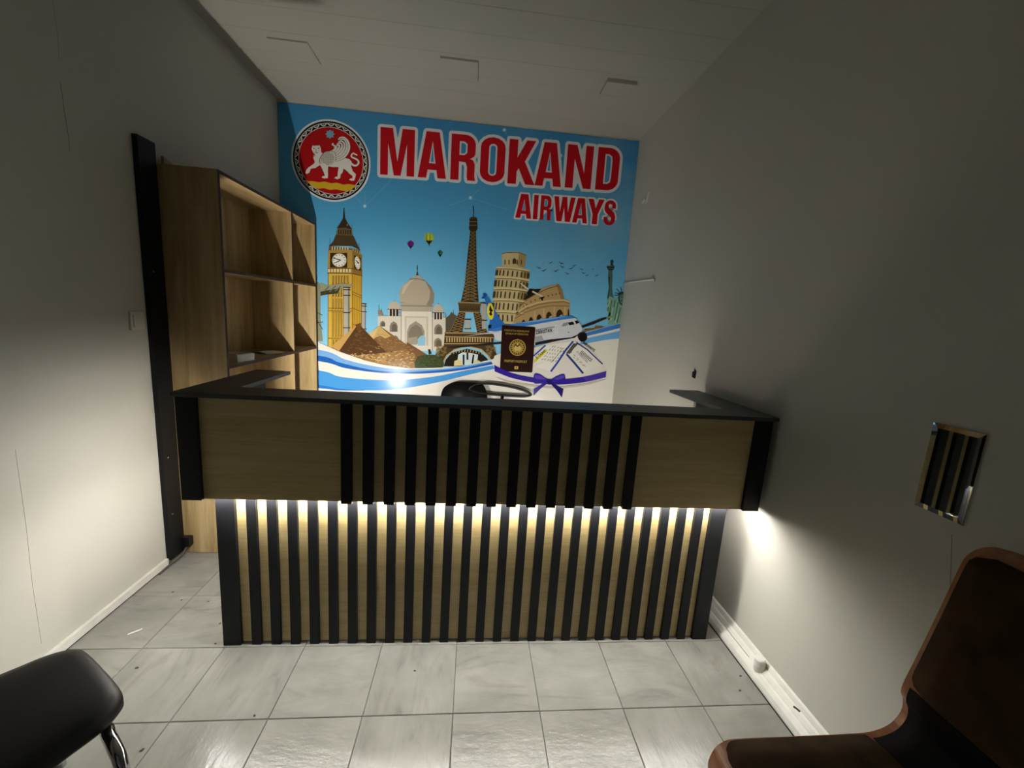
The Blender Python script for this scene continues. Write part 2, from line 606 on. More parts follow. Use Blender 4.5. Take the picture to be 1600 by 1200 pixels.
sbox('side_panel', XL + 0.004, SXF, SY0, SY0 + 0.017, 0.004, SZ, M_oak_v)
sbox('side_panel', XL + 0.004, SXF, SY1 - 0.017, SY1, 0.004, SZ, M_oak_v)
sbox('divider', XL + 0.018, SXF, 1.573, 1.590, 0.08, SZ - 0.017, M_oak_v)
sbox('top_panel', XL + 0.004, SXF, SY0 + 0.017, SY1 - 0.017, SZ - 0.017, SZ, M_oak_y)
sbox('back_panel', XL + 0.004, XL + 0.016, SY0 + 0.017, SY1 - 0.017, 0.06, SZ - 0.017, M_oak_v)
for z in (1.625, 1.105, 0.585, 0.065):
    for a, b in ((SY0 + 0.017, 1.573), (1.590, SY1 - 0.017)):
        sbox('shelf', XL + 0.018, SXF - 0.001, a, b, z, z + 0.017, M_oak_y)
for a, b, z0, z1 in [(SY0, SY0 + 0.017, 0.004, SZ), (SY1 - 0.017, SY1, 0.004, SZ), (1.573, 1.590, 0.08, SZ - 0.017), (SY0 + 0.017, SY1 - 0.017, SZ - 0.017, SZ)] + [(c, d, z, z + 0.017) for z in (1.625, 1.105, 0.585, 0.065) for c, d in ((SY0 + 0.017, 1.573), (1.590, SY1 - 0.017))]:
    sbox('edge_band', SXF - 0.0005, SXF + 0.0008, a, b, z0, z1, M_edge)
sbox('plinth', XL + 0.02, SXF - 0.02, SY0 + 0.017, SY1 - 0.017, 0.004, 0.06, M_oak_y)

# thin board scrap lying on top of the shelf by the wall
bm = bmesh.new()
prism(bm, [(0.742, 0.0), (0.742, 0.046), (0.80, 0.030), (0.90, 0.012), (1.02, 0.0)], 0, XL + 0.02, XL + 0.034)
o = finish(bm, 'board_offcut', M_oak_y, loc=(0, 0, SZ))
tag(o, 'brown wedge-shaped board offcut on top of the oak shelf by the left wall', 'board')

# black upright board on the left wall
BP = empty('black_upright_board', (XL, 0.65, 0.03), 'tall black board fixed upright to the left wall at the shelf corner', 'board')
bm = bmesh.new()
prism(bm, [(0.592, 0.028), (0.700, 0.028), (0.700, 2.226), (0.588, 2.226)], 0, XL + 0.001, XL + 0.026)
for v in bm.verts:
    v.co -= Vector((XL, 0.65, 0.03))
finish(bm, 'board', M_black, BP, bevel=0.001, seg=1)
for z in (0.617, 0.288, 1.6):
    bm = bmesh.new()
    bmesh.ops.create_cone(bm, cap_ends=True, segments=12, radius1=0.0045, radius2=0.003, depth=0.002,
                          matrix=Matrix.Translation((0.027, 0.625 - 0.65, z - 0.03)) @ Matrix.Rotation(math.radians(90), 4, 'Y'))
    finish(bm, 'screw', M_screw, BP)

# cable behind the board, running down to the skirting
bm = bmesh.new()
tube(bm, smooth_line([(-1.598, 0.70, 0.115), (-1.596, 0.695, 0.06), (-1.600, 0.66, 0.018), (-1.606, 0.60, 0.012), (-1.611, 0.50, 0.006)], 6), 0.006, 8)
o = finish(bm, 'cable', M_cable, smooth=True)
tag(o, 'grey cable dropping to the floor at the foot of the black board', 'cable')
o = box('cable_box', XL + 0.028, -1.565, 0.672, 0.706, 0.06, 0.115, M_blackplastic, bevel=0.003)
tag(o, 'small black plug box at the foot of the black board', 'box')

# white box with a pale lid on the middle shelf
zb = 1.1224
WB = empty('small_carton', (-1.408, 0.945, zb), 'small white carton lying on the middle oak shelf', 'box', rz=math.radians(-8))
box('body', -0.05, 0.062, -0.075, 0.075, 0.0, 0.042, M_white, WB, bevel=0.001)
box('lid', -0.05, 0.055, -0.075, 0.070, 0.042, 0.046, M_pink, WB)
for k, (x, yy, rz, col, lab) in enumerate(((-1.50, 1.16, 0.3, M_pink, 'pinkish leaflet behind the white carton on the oak shelf'),
                                          (-1.45, 1.41, -0.5, M_white, 'loose white sheet on the oak shelf right of the carton'))):
    bm = bmesh.new()
    for a in range(6):
        pass
    pts = [(-0.09, 0.0), (-0.03, 0.006), (0.03, 0.010), (0.09, 0.0015), (0.09, 0.0), (0.03, 0.0085), (-0.03, 0.0045), (-0.09, -0.0015)]
    prism(bm, [(a, b + 0.002) for a, b in pts], 1, -0.07, 0.07)
    o = finish(bm, 'leaflet', col, loc=(x, yy, zb))
    o.rotation_euler = (0, 0, rz)
    tag(o, lab, 'paper')

# ------------------------------------------------------------------ wall fittings
SWT = empty('light_switch', (XL, 0.522, 1.355), 'white square light switch on the left wall beside the black board', 'light switch')
box('plate', 0.0, 0.009, -0.041, 0.041, -0.043, 0.043, M_plastic, SWT, bevel=0.003)
box('rocker', 0.009, 0.014, -0.028, 0.028, -0.030, 0.030, M_plastic, SWT, bevel=0.002)

MR = empty('wall_mirror', (XR, -0.688, 1.147), 'small upright frameless mirror on the right wall', 'mirror')
bm = bmesh.new()
hy, hz, bv = 0.0635, 0.128, 0.014
o4 = [bm.verts.new((-0.0045, sy * hy, sz * hz)) for sy, sz in ((-1, -1), (1, -1), (1, 1), (-1, 1))]
i4 = [bm.verts.new((-0.006, sy * (hy - bv), sz * (hz - bv))) for sy, sz in ((-1, -1), (1, -1), (1, 1), (-1, 1))]
k4 = [bm.verts.new((0, sy * hy, sz * hz)) for sy, sz in ((-1, -1), (1, -1), (1, 1), (-1, 1))]
bm.faces.new(i4)
bm.faces.new(k4)
for A, B in ((o4, i4), (k4, o4)):
    for i in range(4):
        bm.faces.new((A[i], A[(i + 1) % 4], B[(i + 1) % 4], B[i]))
finish(bm, 'glass', M_mirror, MR)

# dark socket hole above the right wing of the counter
SK = empty('socket_hole', (XR, 0.704, 1.214), 'small black broken socket hole in the right wall above the counter wing', 'socket')
bm = bmesh.new()
prism(bm, [(-0.016, -0.022), (0.014, -0.018), (0.017, 0.014), (0.008, 0.020), (0.004, 0.030), (-0.006, 0.024), (-0.018, 0.020)], 0, -0.006, 0.0)
finish(bm, 'hole', M_hole, SK)
bm = bmesh.new()
prism(bm, [(-0.006, 0.020), (0.012, 0.018), (0.010, 0.030), (-0.002, 0.032)], 0, -0.010, -0.001)
finish(bm, 'broken_lip', M_plastic, SK)

# thin white wire sticking out along the right wall by the banner
WR = empty('wire_stub', (XR, 1.78, 1.84), 'thin white wire run along the right wall at the edge of the banner', 'wire')
bm = bmesh.new()
tube(bm, [(-0.006, 0.30, 0.010), (-0.008, 0.1, 0.004), (-0.006, -0.33, -0.006)], 0.006, 8)
finish(bm, 'wire', M_plastic, WR, smooth=True)
bm = bmesh.new()
tube(bm, smooth_line([(-0.004, -0.29, 0.016), (-0.012, -0.325, 0.006), (-0.006, -0.345, -0.012), (-0.004, -0.335, -0.03)], 4), 0.004, 6)
finish(bm, 'hook', M_screw, WR, smooth=True)
# chipped plaster anchor
bm = bmesh.new()
tube(bm, smooth_line([(XR - 0.003, 1.86, 2.485), (XR - 0.006, 1.81, 2.50), (XR - 0.004, 1.79, 2.475), (XR - 0.006, 1.765, 2.49), (XR - 0.003, 1.75, 2.54)], 4), 0.006, 6)
o = finish(bm, 'wall_anchor', M_trimwhite)
tag(o, 'chipped plaster anchor left in the right wall beside the banner lettering', 'anchor')

# white capped pipe end standing on the right skirting
PC = empty('pipe_stub', (1.318, -0.212, 0.046), 'short white capped pipe stub on the right skirting', 'pipe')
bm = bmesh.new()
tube(bm, [(0, 0, -0.002), (0, 0, 0.026)], 0.021, 18)
finish(bm, 'stub', M_trimwhite, PC)
bm = bmesh.new()
tube(bm, [(0.001, 0, 0.0275), (0.001, 0, 0.050), (0.001, 0, 0.054)], [0.0225, 0.0215, 0.017], 18)
finish(bm, 'cap', M_trimwhite, PC)

# crumbs of dirt on the tiles
specks = [(-1.02, -0.43, 'larger dark crumb on the tile just above the black stool'), (-0.84, -0.66, 'dark crumb on the tile right of the chrome stool leg'),
          (-0.72, -0.32, 'dark crumb below the left end of the slatted counter front'), (-1.28, -0.10, 'dark crumb by the left skirting near the black stool'),
          (-1.45, 0.36, 'dark crumb close to the left skirting by the black board'), (-1.05, 0.02, 'dark crumb beside the lower left corner of the counter'),
          (-1.24, 0.29, 'dark crumb in the passage between counter and left wall'), (-1.37, 0.30, 'second dark crumb out from the left skirting in the passage'),
          (-1.10, 0.14, 'dark crumb beside the side of the counter in the passage'), (-0.17, -0.14, 'dark crumb in front of the middle of the counter'),
          (1.25, -0.20, 'dark crumb beside the right skirting by the pipe stub'), (1.20, -0.27, 'dark crumb on the tile nearer the viewer than the pipe stub')]
for k, (x, yy, lab) in enumerate(specks):
    bm = bmesh.new()
    bmesh.ops.create_icosphere(bm, subdivisions=1, radius=0.006 if k in (0, 1, 3) else 0.0045)
    for v in bm.verts:
        v.co.x *= random.uniform(0.8, 1.9); v.co.z = max(v.co.z * 0.35, -0.001) + 0.001
    o = finish(bm, 'dirt_crumb', M_dark, loc=(x, yy, 0.0004))
    o.rotation_euler = (0, 0, random.uniform(0, 3))
    tag(o, lab, 'crumb', 'dirt crumbs on the floor tiles')
for x, yy, rz, ln, lab in ((-1.20, 0.555, 0.62, 0.085, 'thin white stick on the passage floor beside the counter'),
                           (-1.43, 0.09, 0.75, 0.05, 'short white scrap on the tile by the left skirting')):
    bm = bmesh.new()
    prism(bm, [(-ln / 2, -0.004), (ln / 2, -0.003), (ln / 2 + 0.003, 0.002), (-ln / 2 + 0.006, 0.005)], 2, 0.0005, 0.004)
    o = finish(bm, 'white_scrap', M_white, loc=(x, yy, 0.0))
    o.rotation_euler = (0, 0, rz)
    tag(o, lab, 'litter')

# ------------------------------------------------------------------ black chair, lower left
CH = empty('black_stool', (-0.978, -0.583, 0), 'black cushioned stool with chrome legs by the left wall', 'stool', rz=math.radians(-33.4))
# local frame: +y points to the counter, the straight front edge lies at y = 0
SEAT = [(-0.12, 0.004), (0.0, 0.008), (0.12, 0.004), (0.158, -0.014), (0.180, -0.052), (0.190, -0.10), (0.208, -0.22), (0.210, -0.34), (0.185, -0.41), (0.10, -0.435), (-0.10, -0.435), (-0.185, -0.41), (-0.210, -0.34), (-0.208, -0.22), (-0.190, -0.10), (-0.180, -0.052), (-0.158, -0.014)]
bm = bmesh.new()
ctr = Vector((0, -0.21))
prev = None
for inset, z in ((0.030, 0.412), (0.008, 0.415), (0.0, 0.426), (0.0, 0.446), (0.004, 0.458), (0.016, 0.467), (0.040, 0.472), (0.09, 0.4745), (0.16, 0.4755)):
    ring = []
    for p in smooth_line([(a_, b_, 0) for a_, b_ in SEAT], 4, True):
        q = Vector((p.x, p.y)) - ctr
        q = q * max(0.05, 1 - inset / q.length)
        ring.append(bm.verts.new((q.x + ctr.x, q.y + ctr.y, z)))
    if prev:
        n = len(ring)
        for i in range(n):
            bm.faces.new((prev[i], prev[(i + 1) % n], ring[(i + 1) % n], ring[i]))
    else:
        bm.faces.new(ring[::-1])
    prev = ring
bm.faces.new(prev)
finish(bm, 'seat', M_leather, CH, smooth=True)
for sx in (1, -1):
    for yf, dy in ((0.0, 1), (-0.41, -1)):
        bm = bmesh.new()
        path = [(0.03, -0.10, 0.396), (0.13, -0.045, 0.398), (0.182, -0.046, 0.398), (0.226, -0.050, 0.396), (0.254, -0.050, 0.372), (0.263, -0.050, 0.31), (0.266, -0.046, 0.006)]
        tube(bm, smooth_line([(sx * x_, yf + dy * y_, z_) for x_, y_, z_ in path], 6), 0.0145, 14)
        finish(bm, 'leg', M_chrome, CH, smooth=True)
box('underframe', -0.13, 0.13, -0.34, -0.08, 0.388, 0.414, M_blackplastic, CH)

# ------------------------------------------------------------------ plywood shell chair, lower right
PCX, PCY0, PCY1 = 0.0, -1.30, -0.85
PCH = empty('plywood_shell_chair', (0.95, -1.075, 0), 'plywood shell chair with dark brown pads against the right wall', 'chair')
profile = [(0.648, 0.385), (0.652, 0.425), (0.664, 0.458), (0.690, 0.480), (0.73, 0.486), (0.897, 0.487), (1.060, 0.489), (1.110, 0.496), (1.145, 0.515), (1.163, 0.548), (1.160, 0.580), (1.148, 0.605), (1.150, 0.640), (1.166, 0.705), (1.193, 0.825), (1.217, 0.940), (1.232, 1.005), (1.242, 1.050)]
P2 = smooth_line([(a, 0, b) for a, b in profile], 4)
nP = len(P2)
hw = 0.225
# arc-length for rounding the corners
acc = [0.0]
for i in range(1, nP):
    acc.append(acc[-1] + (P2[i] - P2[i - 1]).length)
tot = acc[-1]


def halfwidth(s, r=0.075, base=hw):
    for d, r in ((s, 0.03), (tot - s, 0.075)):
        if d < r:
            return base - r + math.sqrt(max(0.0, r * r - (r - d) ** 2))
    return base


def pnormal(i):
    t = (P2[min(i + 1, nP - 1)] - P2[max(i - 1, 0)]).normalized()
    return Vector((-t.z, 0, t.x))          # points up / towards the sitter


def band(i0, i1, lift0, lift1, inset, name, mat, r=0.06, ends=True, th_round=0.012):
    """slab following the profile between samples i0..i1, raised from the shell"""
    bm = bmesh.new()
    secs = []
    K = 9
    for i in range(i0, i1 + 1):
        n = pnormal(i)
        s = acc[i]
        b = halfwidth(s) - inset
        if ends:
            for d in (s - acc[i0], acc[i1] - s):
                if d < r:
                    b = min(b, hw - inset - r + math.sqrt(max(0, r * r - (r - d) ** 2)))
        e = 1.0
        if ends:
            d = min(s - acc[i0], acc[i1] - s)
            e = min(1.0, 0.35 + d / 0.03)
        low = [P2[i] + n * lift0 + Vector((0, -b, 0)), P2[i] + n * lift0 + Vector((0, b, 0))]
        top = []
        for k in range(K):
            u = -1 + 2 * k / (K - 1)
            hgt = lift0 + (lift1 - lift0) * e * (1 - 0.5 * abs(u) ** 8)
            top.append(P2[i] + n * hgt + Vector((0, u * b, 0)))
        secs.append([bm.verts.new(v - Vector((0.95, 0, 0))) for v in [low[0]] + top + [low[1]]])
    m = len(secs[0])
    for A, B in zip(secs, secs[1:]):
        for k in range(m):
            bm.faces.new((A[k], A[(k + 1) % m], B[(k + 1) % m], B[k]))
    bm.faces.new(secs[0]); bm.faces.new(secs[-1][::-1])
    return finish(bm, name, mat, PCH, smooth=True)


sh = band(0, nP - 1, -0.015, 0.0, 0.0, 'shell', M_plywood, ends=False)
for p in sh.data.polygons:
    p.use_smooth = False
iA = min(range(nP), key=lambda i: (P2[i] - Vector((0.672, 0, 0.468))).length)
iB = min(range(nP), key=lambda i: (P2[i] - Vector((1.085, 0, 0.49))).length)
iC = min(range(nP), key=lambda i: (P2[i] - Vector((1.150, 0, 0.635))).length)
iD = min(range(nP), key=lambda i: (P2[i] - Vector((1.234, 0, 1.02))).length)
band(iA, iB, 0.0005, 0.024, 0.018, 'seat_pad', M_velvet, r=0.03)
band(iC, iD, 0.0005, 0.020, 0.020, 'back_pad', M_velvet, r=0.04)
band(iB, iC, 0.0003, 0.004, 0.022, 'void_band', M_padvoid, ends=False)  # black band stands in for the dark void between the pads
for sx, sy in ((-1, 1), (-1, -1), (1, 1), (1, -1)):
    bm = bmesh.new()
    tube(bm, smooth_line([(sx * 0.06 - 0.02, sy * 0.10, 0.448), (sx * 0.16 - 0.02, sy * 0.16, 0.445), (sx * 0.185 - 0.02, sy * 0.175, 0.40), (sx * 0.21 - 0.02, sy * 0.19, 0.006)], 5), 0.011, 10)
    finish(bm, 'leg', M_blackplastic, PCH, smooth=True)

# ------------------------------------------------------------------ office chair behind the counter
OC = empty('office_chair', (0.0, 1.795, -0.0), 'black office chair with a looped armrest behind the counter, back to the banner', 'chair')
bm = bmesh.new()
pts = [(p.x, p.y) for p in smooth_line([(-0.235, 0.52, 0), (-0.262, 0.66, 0), (-0.258, 0.75, 0), (-0.228, 0.815, 0), (-0.145, 0.862, 0), (-0.06, 0.870, 0), (0.06, 0.868, 0), (0.115, 0.85, 0), (0.150, 0.79, 0), (0.162, 0.70, 0), (0.15, 0.52, 0)], 6, True)]
prism(bm, pts, 1, 0.235, 0.285)
finish(bm, 'backrest', M_leather, OC, bevel=0.014, seg=3, smooth=True)
bm = bmesh.new()
loop = smooth_line([(-0.005, 0.245, 0.812), (0.04, 0.245, 0.850), (0.115, 0.245, 0.866), (0.20, 0.245, 0.866), (0.37, 0.245, 0.847), (0.50, 0.245, 0.818), (0.560, 0.245, 0.788), (0.535, 0.245, 0.770), (0.44, 0.245, 0.762), (0.15, 0.245, 0.772), (0.03, 0.245, 0.792)], 6, True)
tube(bm, loop, 0.0115, 10, closed=True)
finish(bm, 'armrest', M_blackplastic, OC, smooth=True)
bm = bmesh.new()
prism(bm, rounded_rect(-0.27, 0.20, -0.24, 0.22, 0.09), 2, 0.42, 0.50)
finish(bm, 'seat', M_leather, OC, bevel=0.02, seg=3, smooth=True)
bm = bmesh.new()
tube(bm, [(0.30, 0.245, 0.757), (0.27, 0.16, 0.60), (0.16, 0.05, 0.43)], 0.016, 10)
finish(bm, 'arm_post', M_blackplastic, OC, smooth=True)
bm = bmesh.new()
tube(bm, [(-0.04, 0.26, 0.60), (-0.04, 0.26, 0.48), (-0.04, 0.16, 0.42)], 0.02, 10)
finish(bm, 'back_bracket', M_blackplastic, OC)
bm = bmesh.new()
tube(bm, [(-0.03, 0, 0.07), (-0.03, 0, 0.43)], 0.026, 14)
finish(bm, 'gas_lift', M_blackplastic, OC)
for k in range(5):
    a = 2 * math.pi * k / 5 + 0.3
    bm = bmesh.new()
    tube(bm, [(0.02 * math.cos(a) - 0.03, 0.02 * math.sin(a), 0.085), (0.26 * math.cos(a) - 0.03, 0.26 * math.sin(a), 0.055)], [0.024, 0.014], 10)
    finish(bm, 'foot', M_blackplastic, OC)
    bm = bmesh.new()
    bmesh.ops.create_icosphere(bm, subdivisions=2, radius=0.024, matrix=Matrix.Translation((0.265 * math.cos(a) - 0.03, 0.265 * math.sin(a), 0.0255)))
    finish(bm, 'caster', M_blackplastic, OC, smooth=True)

# ------------------------------------------------------------------ printed banner on the end wall
BY = YB - 0.004                       # front face of the vinyl sheet
banner = empty('wall_banner', (0, YB, 0), 'large blue printed travel banner filling the end wall', 'banner')
bm = bmesh.new()
add_box(bm, XL + 0.006, XR - 0.004, -0.004, 0.0, 0.35, 3.045)
finish(bm, 'sheet', M_sky, banner)


def plane(x, y):
    """place of a point of the print on the banner sheet: returns (X, Z)"""
    d = rgt * ((x - 800) / FPX) - upv * ((y - 600) / FPX) + fwd
    t = (BY - CAM.y) / d.y
    return (CAM.x + t * d.x, CAM.z + t * d.z)


class Print:
    """flat ink shapes, one mesh; every later layer lies a hair in front of the one below"""
    step = 0.00012

    def __init__(s, name, ox=0, oy=0, k=1.0, base=0):
        s.name, s.v, s.f, s.c, s.lay = name, [], [], [], base
        s.jit = 0.0
        s.at(ox, oy, k)

    def at(s, ox, oy, k):
        s.ox, s.oy, s.k = ox, oy, k

    def P(s, p):
        return plane(s.ox + p[0] / s.k, s.oy + p[1] / s.k)

    def raw(s, loops, col):
        s.lay += 1
        yy = -0.004 - s.step * s.lay - s.jit
        vs = [[Vector((a, b, 0)) for a, b in lp] for lp in loops]
        tri = tessellate_polygon(vs)
        flat = [p for lp in vs for p in lp]
        b0 = len(s.v)
        s.v += [(p.x, yy, p.y) for p in flat]
        c = lin(col)
        for t in tri:
            a, b, cc = (flat[i] for i in t)
            ar = (b.x - a.x) * (cc.y - a.y) - (b.y - a.y) * (cc.x - a.x)
            if abs(ar) < 1e-10:
                continue
            t = tuple(t) if ar > 0 else (t[0], t[2], t[1])
            s.f.append(tuple(b0 + i for i in t)); s.c.append(c)

    def poly(s, pts, col, holes=(), sm=0):
        if sm:
            pts = [(p.x, p.y) for p in smooth_line([(a, b, 0) for a, b in pts], sm, True)]
        s.raw([[s.P(p) for p in pts]] + [[s.P(p) for p in h] for h in holes], col)

    def same(s):
        s.lay -= 1
        return s

    def ell(s, cx, cy, rx, ry, col, rot=0.0, n=28):
        ca, sa = math.cos(rot), math.sin(rot)
        s.poly([(cx + rx * math.cos(a) * ca - ry * math.sin(a) * sa, cy + rx * math.cos(a) * sa + ry * math.sin(a) * ca)
                for a in [2 * math.pi * i / n for i in range(n)]], col)

    def line(s, pts, wd, col, sm=0, w2=None):
        if sm:
            pts = [(p.x, p.y) for p in smooth_line([(a, b, 0) for a, b in pts], sm)]
        L, R = [], []
        n = len(pts)
        for i in range(n):
            a, b = pts[max(i - 1, 0)], pts[min(i + 1, n - 1)]
            dx, dy = b[0] - a[0], b[1] - a[1]
            q = math.hypot(dx, dy) or 1
            ww = (wd + ((w2 if w2 is not None else wd) - wd) * i / max(1, n - 1)) / 2
            L.append((pts[i][0] - dy / q * ww, pts[i][1] + dx / q * ww))
            R.append((pts[i][0] + dy / q * ww, pts[i][1] - dx / q * ww))
        s.lay += 1
        yy = -0.004 - s.step * s.lay - s.jit
        c = lin(col)
        b0 = len(s.v)
        for a, b in zip(L, R):
            for p in (a, b):
                X, Z = s.P(p)
                s.v.append((X, yy, Z))
        for i in range(n - 1):
            k = b0 + 2 * i
            s.f.append((k, k + 1, k + 3, k + 2)); s.c.append(c)

    def lines(s, segs, wd, col):
        for i, g_ in enumerate(segs):
            if i: s.lay -= 1
            s.jit = 4e-6 * (i % 24)
            s.line(g_, wd, col)
        s.jit = 0.0

    def text(s, string, x, y, size, col, dx=(1, 0), sx=1.0, bold=0.0):
        """small print set in the built-in font; x, y and size in the current units"""
        cu = bpy.data.curves.new('t', 'FONT')
        cu.body = string
        cu.resolution_u = 2
        cu.offset = bold
        ob = bpy.data.objects.new('t', cu)
        me = bpy.data.meshes.new_from_object(ob)
        s.lay += 1
        yy = -0.004 - s.step * s.lay
        b0 = len(s.v)
        q = math.hypot(*dx)
        ux, uy = dx[0] / q, dx[1] / q
        for v in me.vertices:
            a, b = v.co.x * size * sx, -v.co.y * size
            X, Z = s.P((x + a * ux - b * uy, y + a * uy + b * ux))
            s.v.append((X, yy, Z))
        c = lin(col)
        for p in me.polygons:
            s.f.append(tuple(b0 + i for i in p.vertices)); s.c.append(c)
        bpy.data.objects.remove(ob); bpy.data.curves.remove(cu); bpy.data.meshes.remove(me)

    def done(s, label=None):
        me = bpy.data.meshes.new(s.name)
        me.from_pydata(s.v, [], s.f)
        at = me.color_attributes.new('ink', 'FLOAT_COLOR', 'CORNER')
        i = 0
        for p, c in zip(me.polygons, s.c):
            for _ in p.vertices:
                at.data[i].color = c
                i += 1
        o = link(s.name, me, M_vinyl, banner)
        if label: o['label'] = label
        return o


# ---- sweeping white and blue waves along the foot
a = Print('wave_print', 480, 460, 5.0, 60)
a.poly([(-800, 300), (-300, 330), (0, 345), (80, 368), (250, 445), (450, 515), (600, 550), (800, 577), (1000, 573), (1200, 560), (1440, 508), (1640, 455), (1900, 375), (2190, 290), (2440, 225), (2530, 200), (2530, 1500), (-800, 1500)], '#e9e6de')
def ribbon(top, bot, col):
    t = [(p.x, p.y) for p in smooth_line([(x, y_, 0) for x, y_ in top], 6)]
    b = [(p.x, p.y) for p in smooth_line([(x, y_, 0) for x, y_ in bot], 6)]
    a.poly(t + b[::-1], col); a.lay -= 1
ribbon([(-700, 350), (80, 430), (300, 508), (500, 556), (700, 583), (900, 584), (1100, 574), (1440, 520)], [(-700, 380), (80, 475), (250, 530), (500, 588), (700, 602), (900, 600), (1200, 574), (1440, 528)], '#79aee6')
ribbon([(-700, 380), (80, 475), (250, 530), (500, 588), (700, 602), (900, 600), (1200, 574), (1440, 526)], [(-700, 420), (80, 518), (300, 575), (550, 610), (750, 620), (950, 615), (1200, 592), (1450, 545)], '#2463bb')
ribbon([(-700, 480), (80, 590), (250, 640), (500, 665), (750, 665), (1000, 640), (1200, 600), (1450, 553)], [(-700, 620), (80, 705), (250, 735), (450, 748), (700, 740), (1000, 690), (1250, 630), (1465, 580)], '#4c9be0')
ribbon([(-700, 620), (80, 705), (250, 735), (450, 747)], [(-700, 660), (80, 730), (250, 748), (450, 750)], '#2f78cf')
a.at(740, 460, 6.154)
ribbon([(1040, 378), (1250, 320), (1405, 280), (1520, 250)], [(1040, 412), (1250, 362), (1400, 325), (1520, 300)], '#3f82cf')
ribbon([(1030, 432), (1250, 385), (1400, 350), (1520, 325)], [(1020, 485), (1250, 440), (1395, 424), (1520, 410)], '#6db0e2')
a.done()

# ---- sky details: sparkles, network lines, birds, balloons
a = Print('network_line_print')
a.lines([[(570, 322), (612, 280)], [(570, 322), (570, 300)], [(570, 322), (555, 307)], [(735, 309), (748, 296)], [(735, 309), (800, 330)], [(735, 309), (700, 322)], [(788, 204), (812, 240)], [(876, 243), (860, 215)], [(876, 243), (905, 250)]], 0.8, '#6fb4d6')
tag(a.done(), kind='stuff')
for x, y_ in ((570, 322), (735, 309), (788, 203), (876, 243), (945, 205)):
    a = Print('sparkle_print', base=1)
    a.ell(x, y_, 3.2, 3.2, '#86c4e0', n=14)
    a.ell(x, y_, 1.7, 1.7, '#d2ecf6', n=10)
    a.done()
for x, y_, sz, fl in ((810, 492, 24, 0), (845, 465, 9, 1), (850, 512, 26, 1), (903, 452, 20, 1), (985, 455, 26, 0), (992, 484, 24, 0), (945, 515, 26, 1), (1032, 537, 22, 0), (1062, 497, 24, 1), (1085, 475, 20, 1), (1143, 503, 20, 0), (1158, 533, 20, 0), (1187, 551, 18, 1), (1232, 502, 12, 1), (1185, 512, 8, 0), (1262, 552, 20, 1)):
    m_ = -1 if fl else 1
    a = Print('bird_print', 680, 320, 5.0, 2)
    a.poly([(x - sz * m_, y_ - sz * .42), (x - sz * .35 * m_, y_ - sz * .30), (x, y_ - 1), (x + sz * .45 * m_, y_ - sz * .02), (x + sz * .95 * m_, y_ + sz * .26), (x + sz * .35 * m_, y_ + sz * .18), (x + sz * .1 * m_, y_ + sz * .34), (x - sz * .15 * m_, y_ + sz * .12), (x - sz * .45 * m_, y_ - sz * .12)], '#1c2a33')
    a.done()
def balloon(cx, cy, rx, ry, cols, base):
    a = Print('balloon_print', 480, 320, 6.667, 2)
    a.poly([(cx - rx, cy - ry * .05), (cx - rx * .78, cy - ry * .62), (cx, cy - ry), (cx + rx * .78, cy - ry * .62), (cx + rx, cy - ry * .05), (cx + rx * .62, cy + ry * .5), (cx + rx * .12, cy + ry), (cx - rx * .12, cy + ry), (cx - rx * .62, cy + ry * .5)], cols[0], sm=4)
    n = len(cols) - 1
    for i in range(n):
        u = -0.72 + 1.44 * (i + .5) / n
        a.poly([(cx + u * rx - rx * .12, cy + ry * .05), (cx + u * rx * .7, cy - ry * .85), (cx + u * rx + rx * .12, cy + ry * .05), (cx + u * rx * .4, cy + ry * .62)], cols[i + 1], sm=3)
    a.poly([(cx - rx * .72, cy + ry * .38), (cx + rx * .72, cy + ry * .38), (cx + rx * .12, cy + ry * 1.02), (cx - rx * .12, cy + ry * 1.02)], base)
    a.poly([(cx - rx * .1, cy + ry * 1.0), (cx + rx * .1, cy + ry * 1.0), (cx + rx * .08, cy + ry * 1.28), (cx - rx * .08, cy + ry * 1.28)], base)
    a.done()
balloon(1270, 350, 52, 60, ['#a9bd3a', '#7f9230', '#d3d95c', '#8c9c2e', '#c2cb45'], '#2b2a1a')
balloon(1078, 412, 35, 40, ['#6b2378', '#4d1a5e', '#84308e'], '#331a3a')
balloon(1385, 505, 26, 34, ['#285a4a', '#1a3d35', '#5b8a4a'], '#16231f')

# ---- clock tower
a = Print('clock_tower_print', 480, 320, 6.667, 2)
Yl, Yd, Dk, Br = '#d9b44e', '#a98636', '#4a3a1f', '#5c4c30'
a.poly([(218, 700), (470, 700), (470, 1700), (215, 1700)], Yl)
a.poly([(470, 690), (572, 740), (565, 1700), (470, 1700)], '#c79d38'); a.lay -= 1
a.lines([[(x, 735), (x - 2, 1690)] for x in (262, 292, 320, 348, 376, 404, 432)], 9, Yd)
a.lines([[(x + 13, 735), (x + 10, 960)] for x in (262, 292, 320, 348, 376, 404)], 8, Dk)
a.lines([[(x + 13, 975), (x + 11, 1090)] for x in (262, 292, 320, 348, 376, 404)], 8, '#7d6226')
a.lines([[(x + 13, 1110), (x + 11, 1380)] for x in (262, 292, 320, 348, 376, 404)], 8, '#7d6226')
a.lines([[(x + 13, 1400), (x + 11, 1660)] for x in (262, 292, 320, 348, 376, 404)], 8, Dk)
a.lines([[(215, 1078), (470, 1082)], [(215, 1105), (470, 1108)], [(215, 1390), (470, 1392)], [(470, 905), (572, 950)], [(470, 930), (572, 975)], [(470, 1075), (572, 1115)], [(470, 1240), (572, 1270)]], 7, '#7a5f24')
a.lines([[(490, 740), (490, 1660)], [(520, 755), (518, 1660)], [(548, 765), (543, 1660)]], 5, '#a8832c')
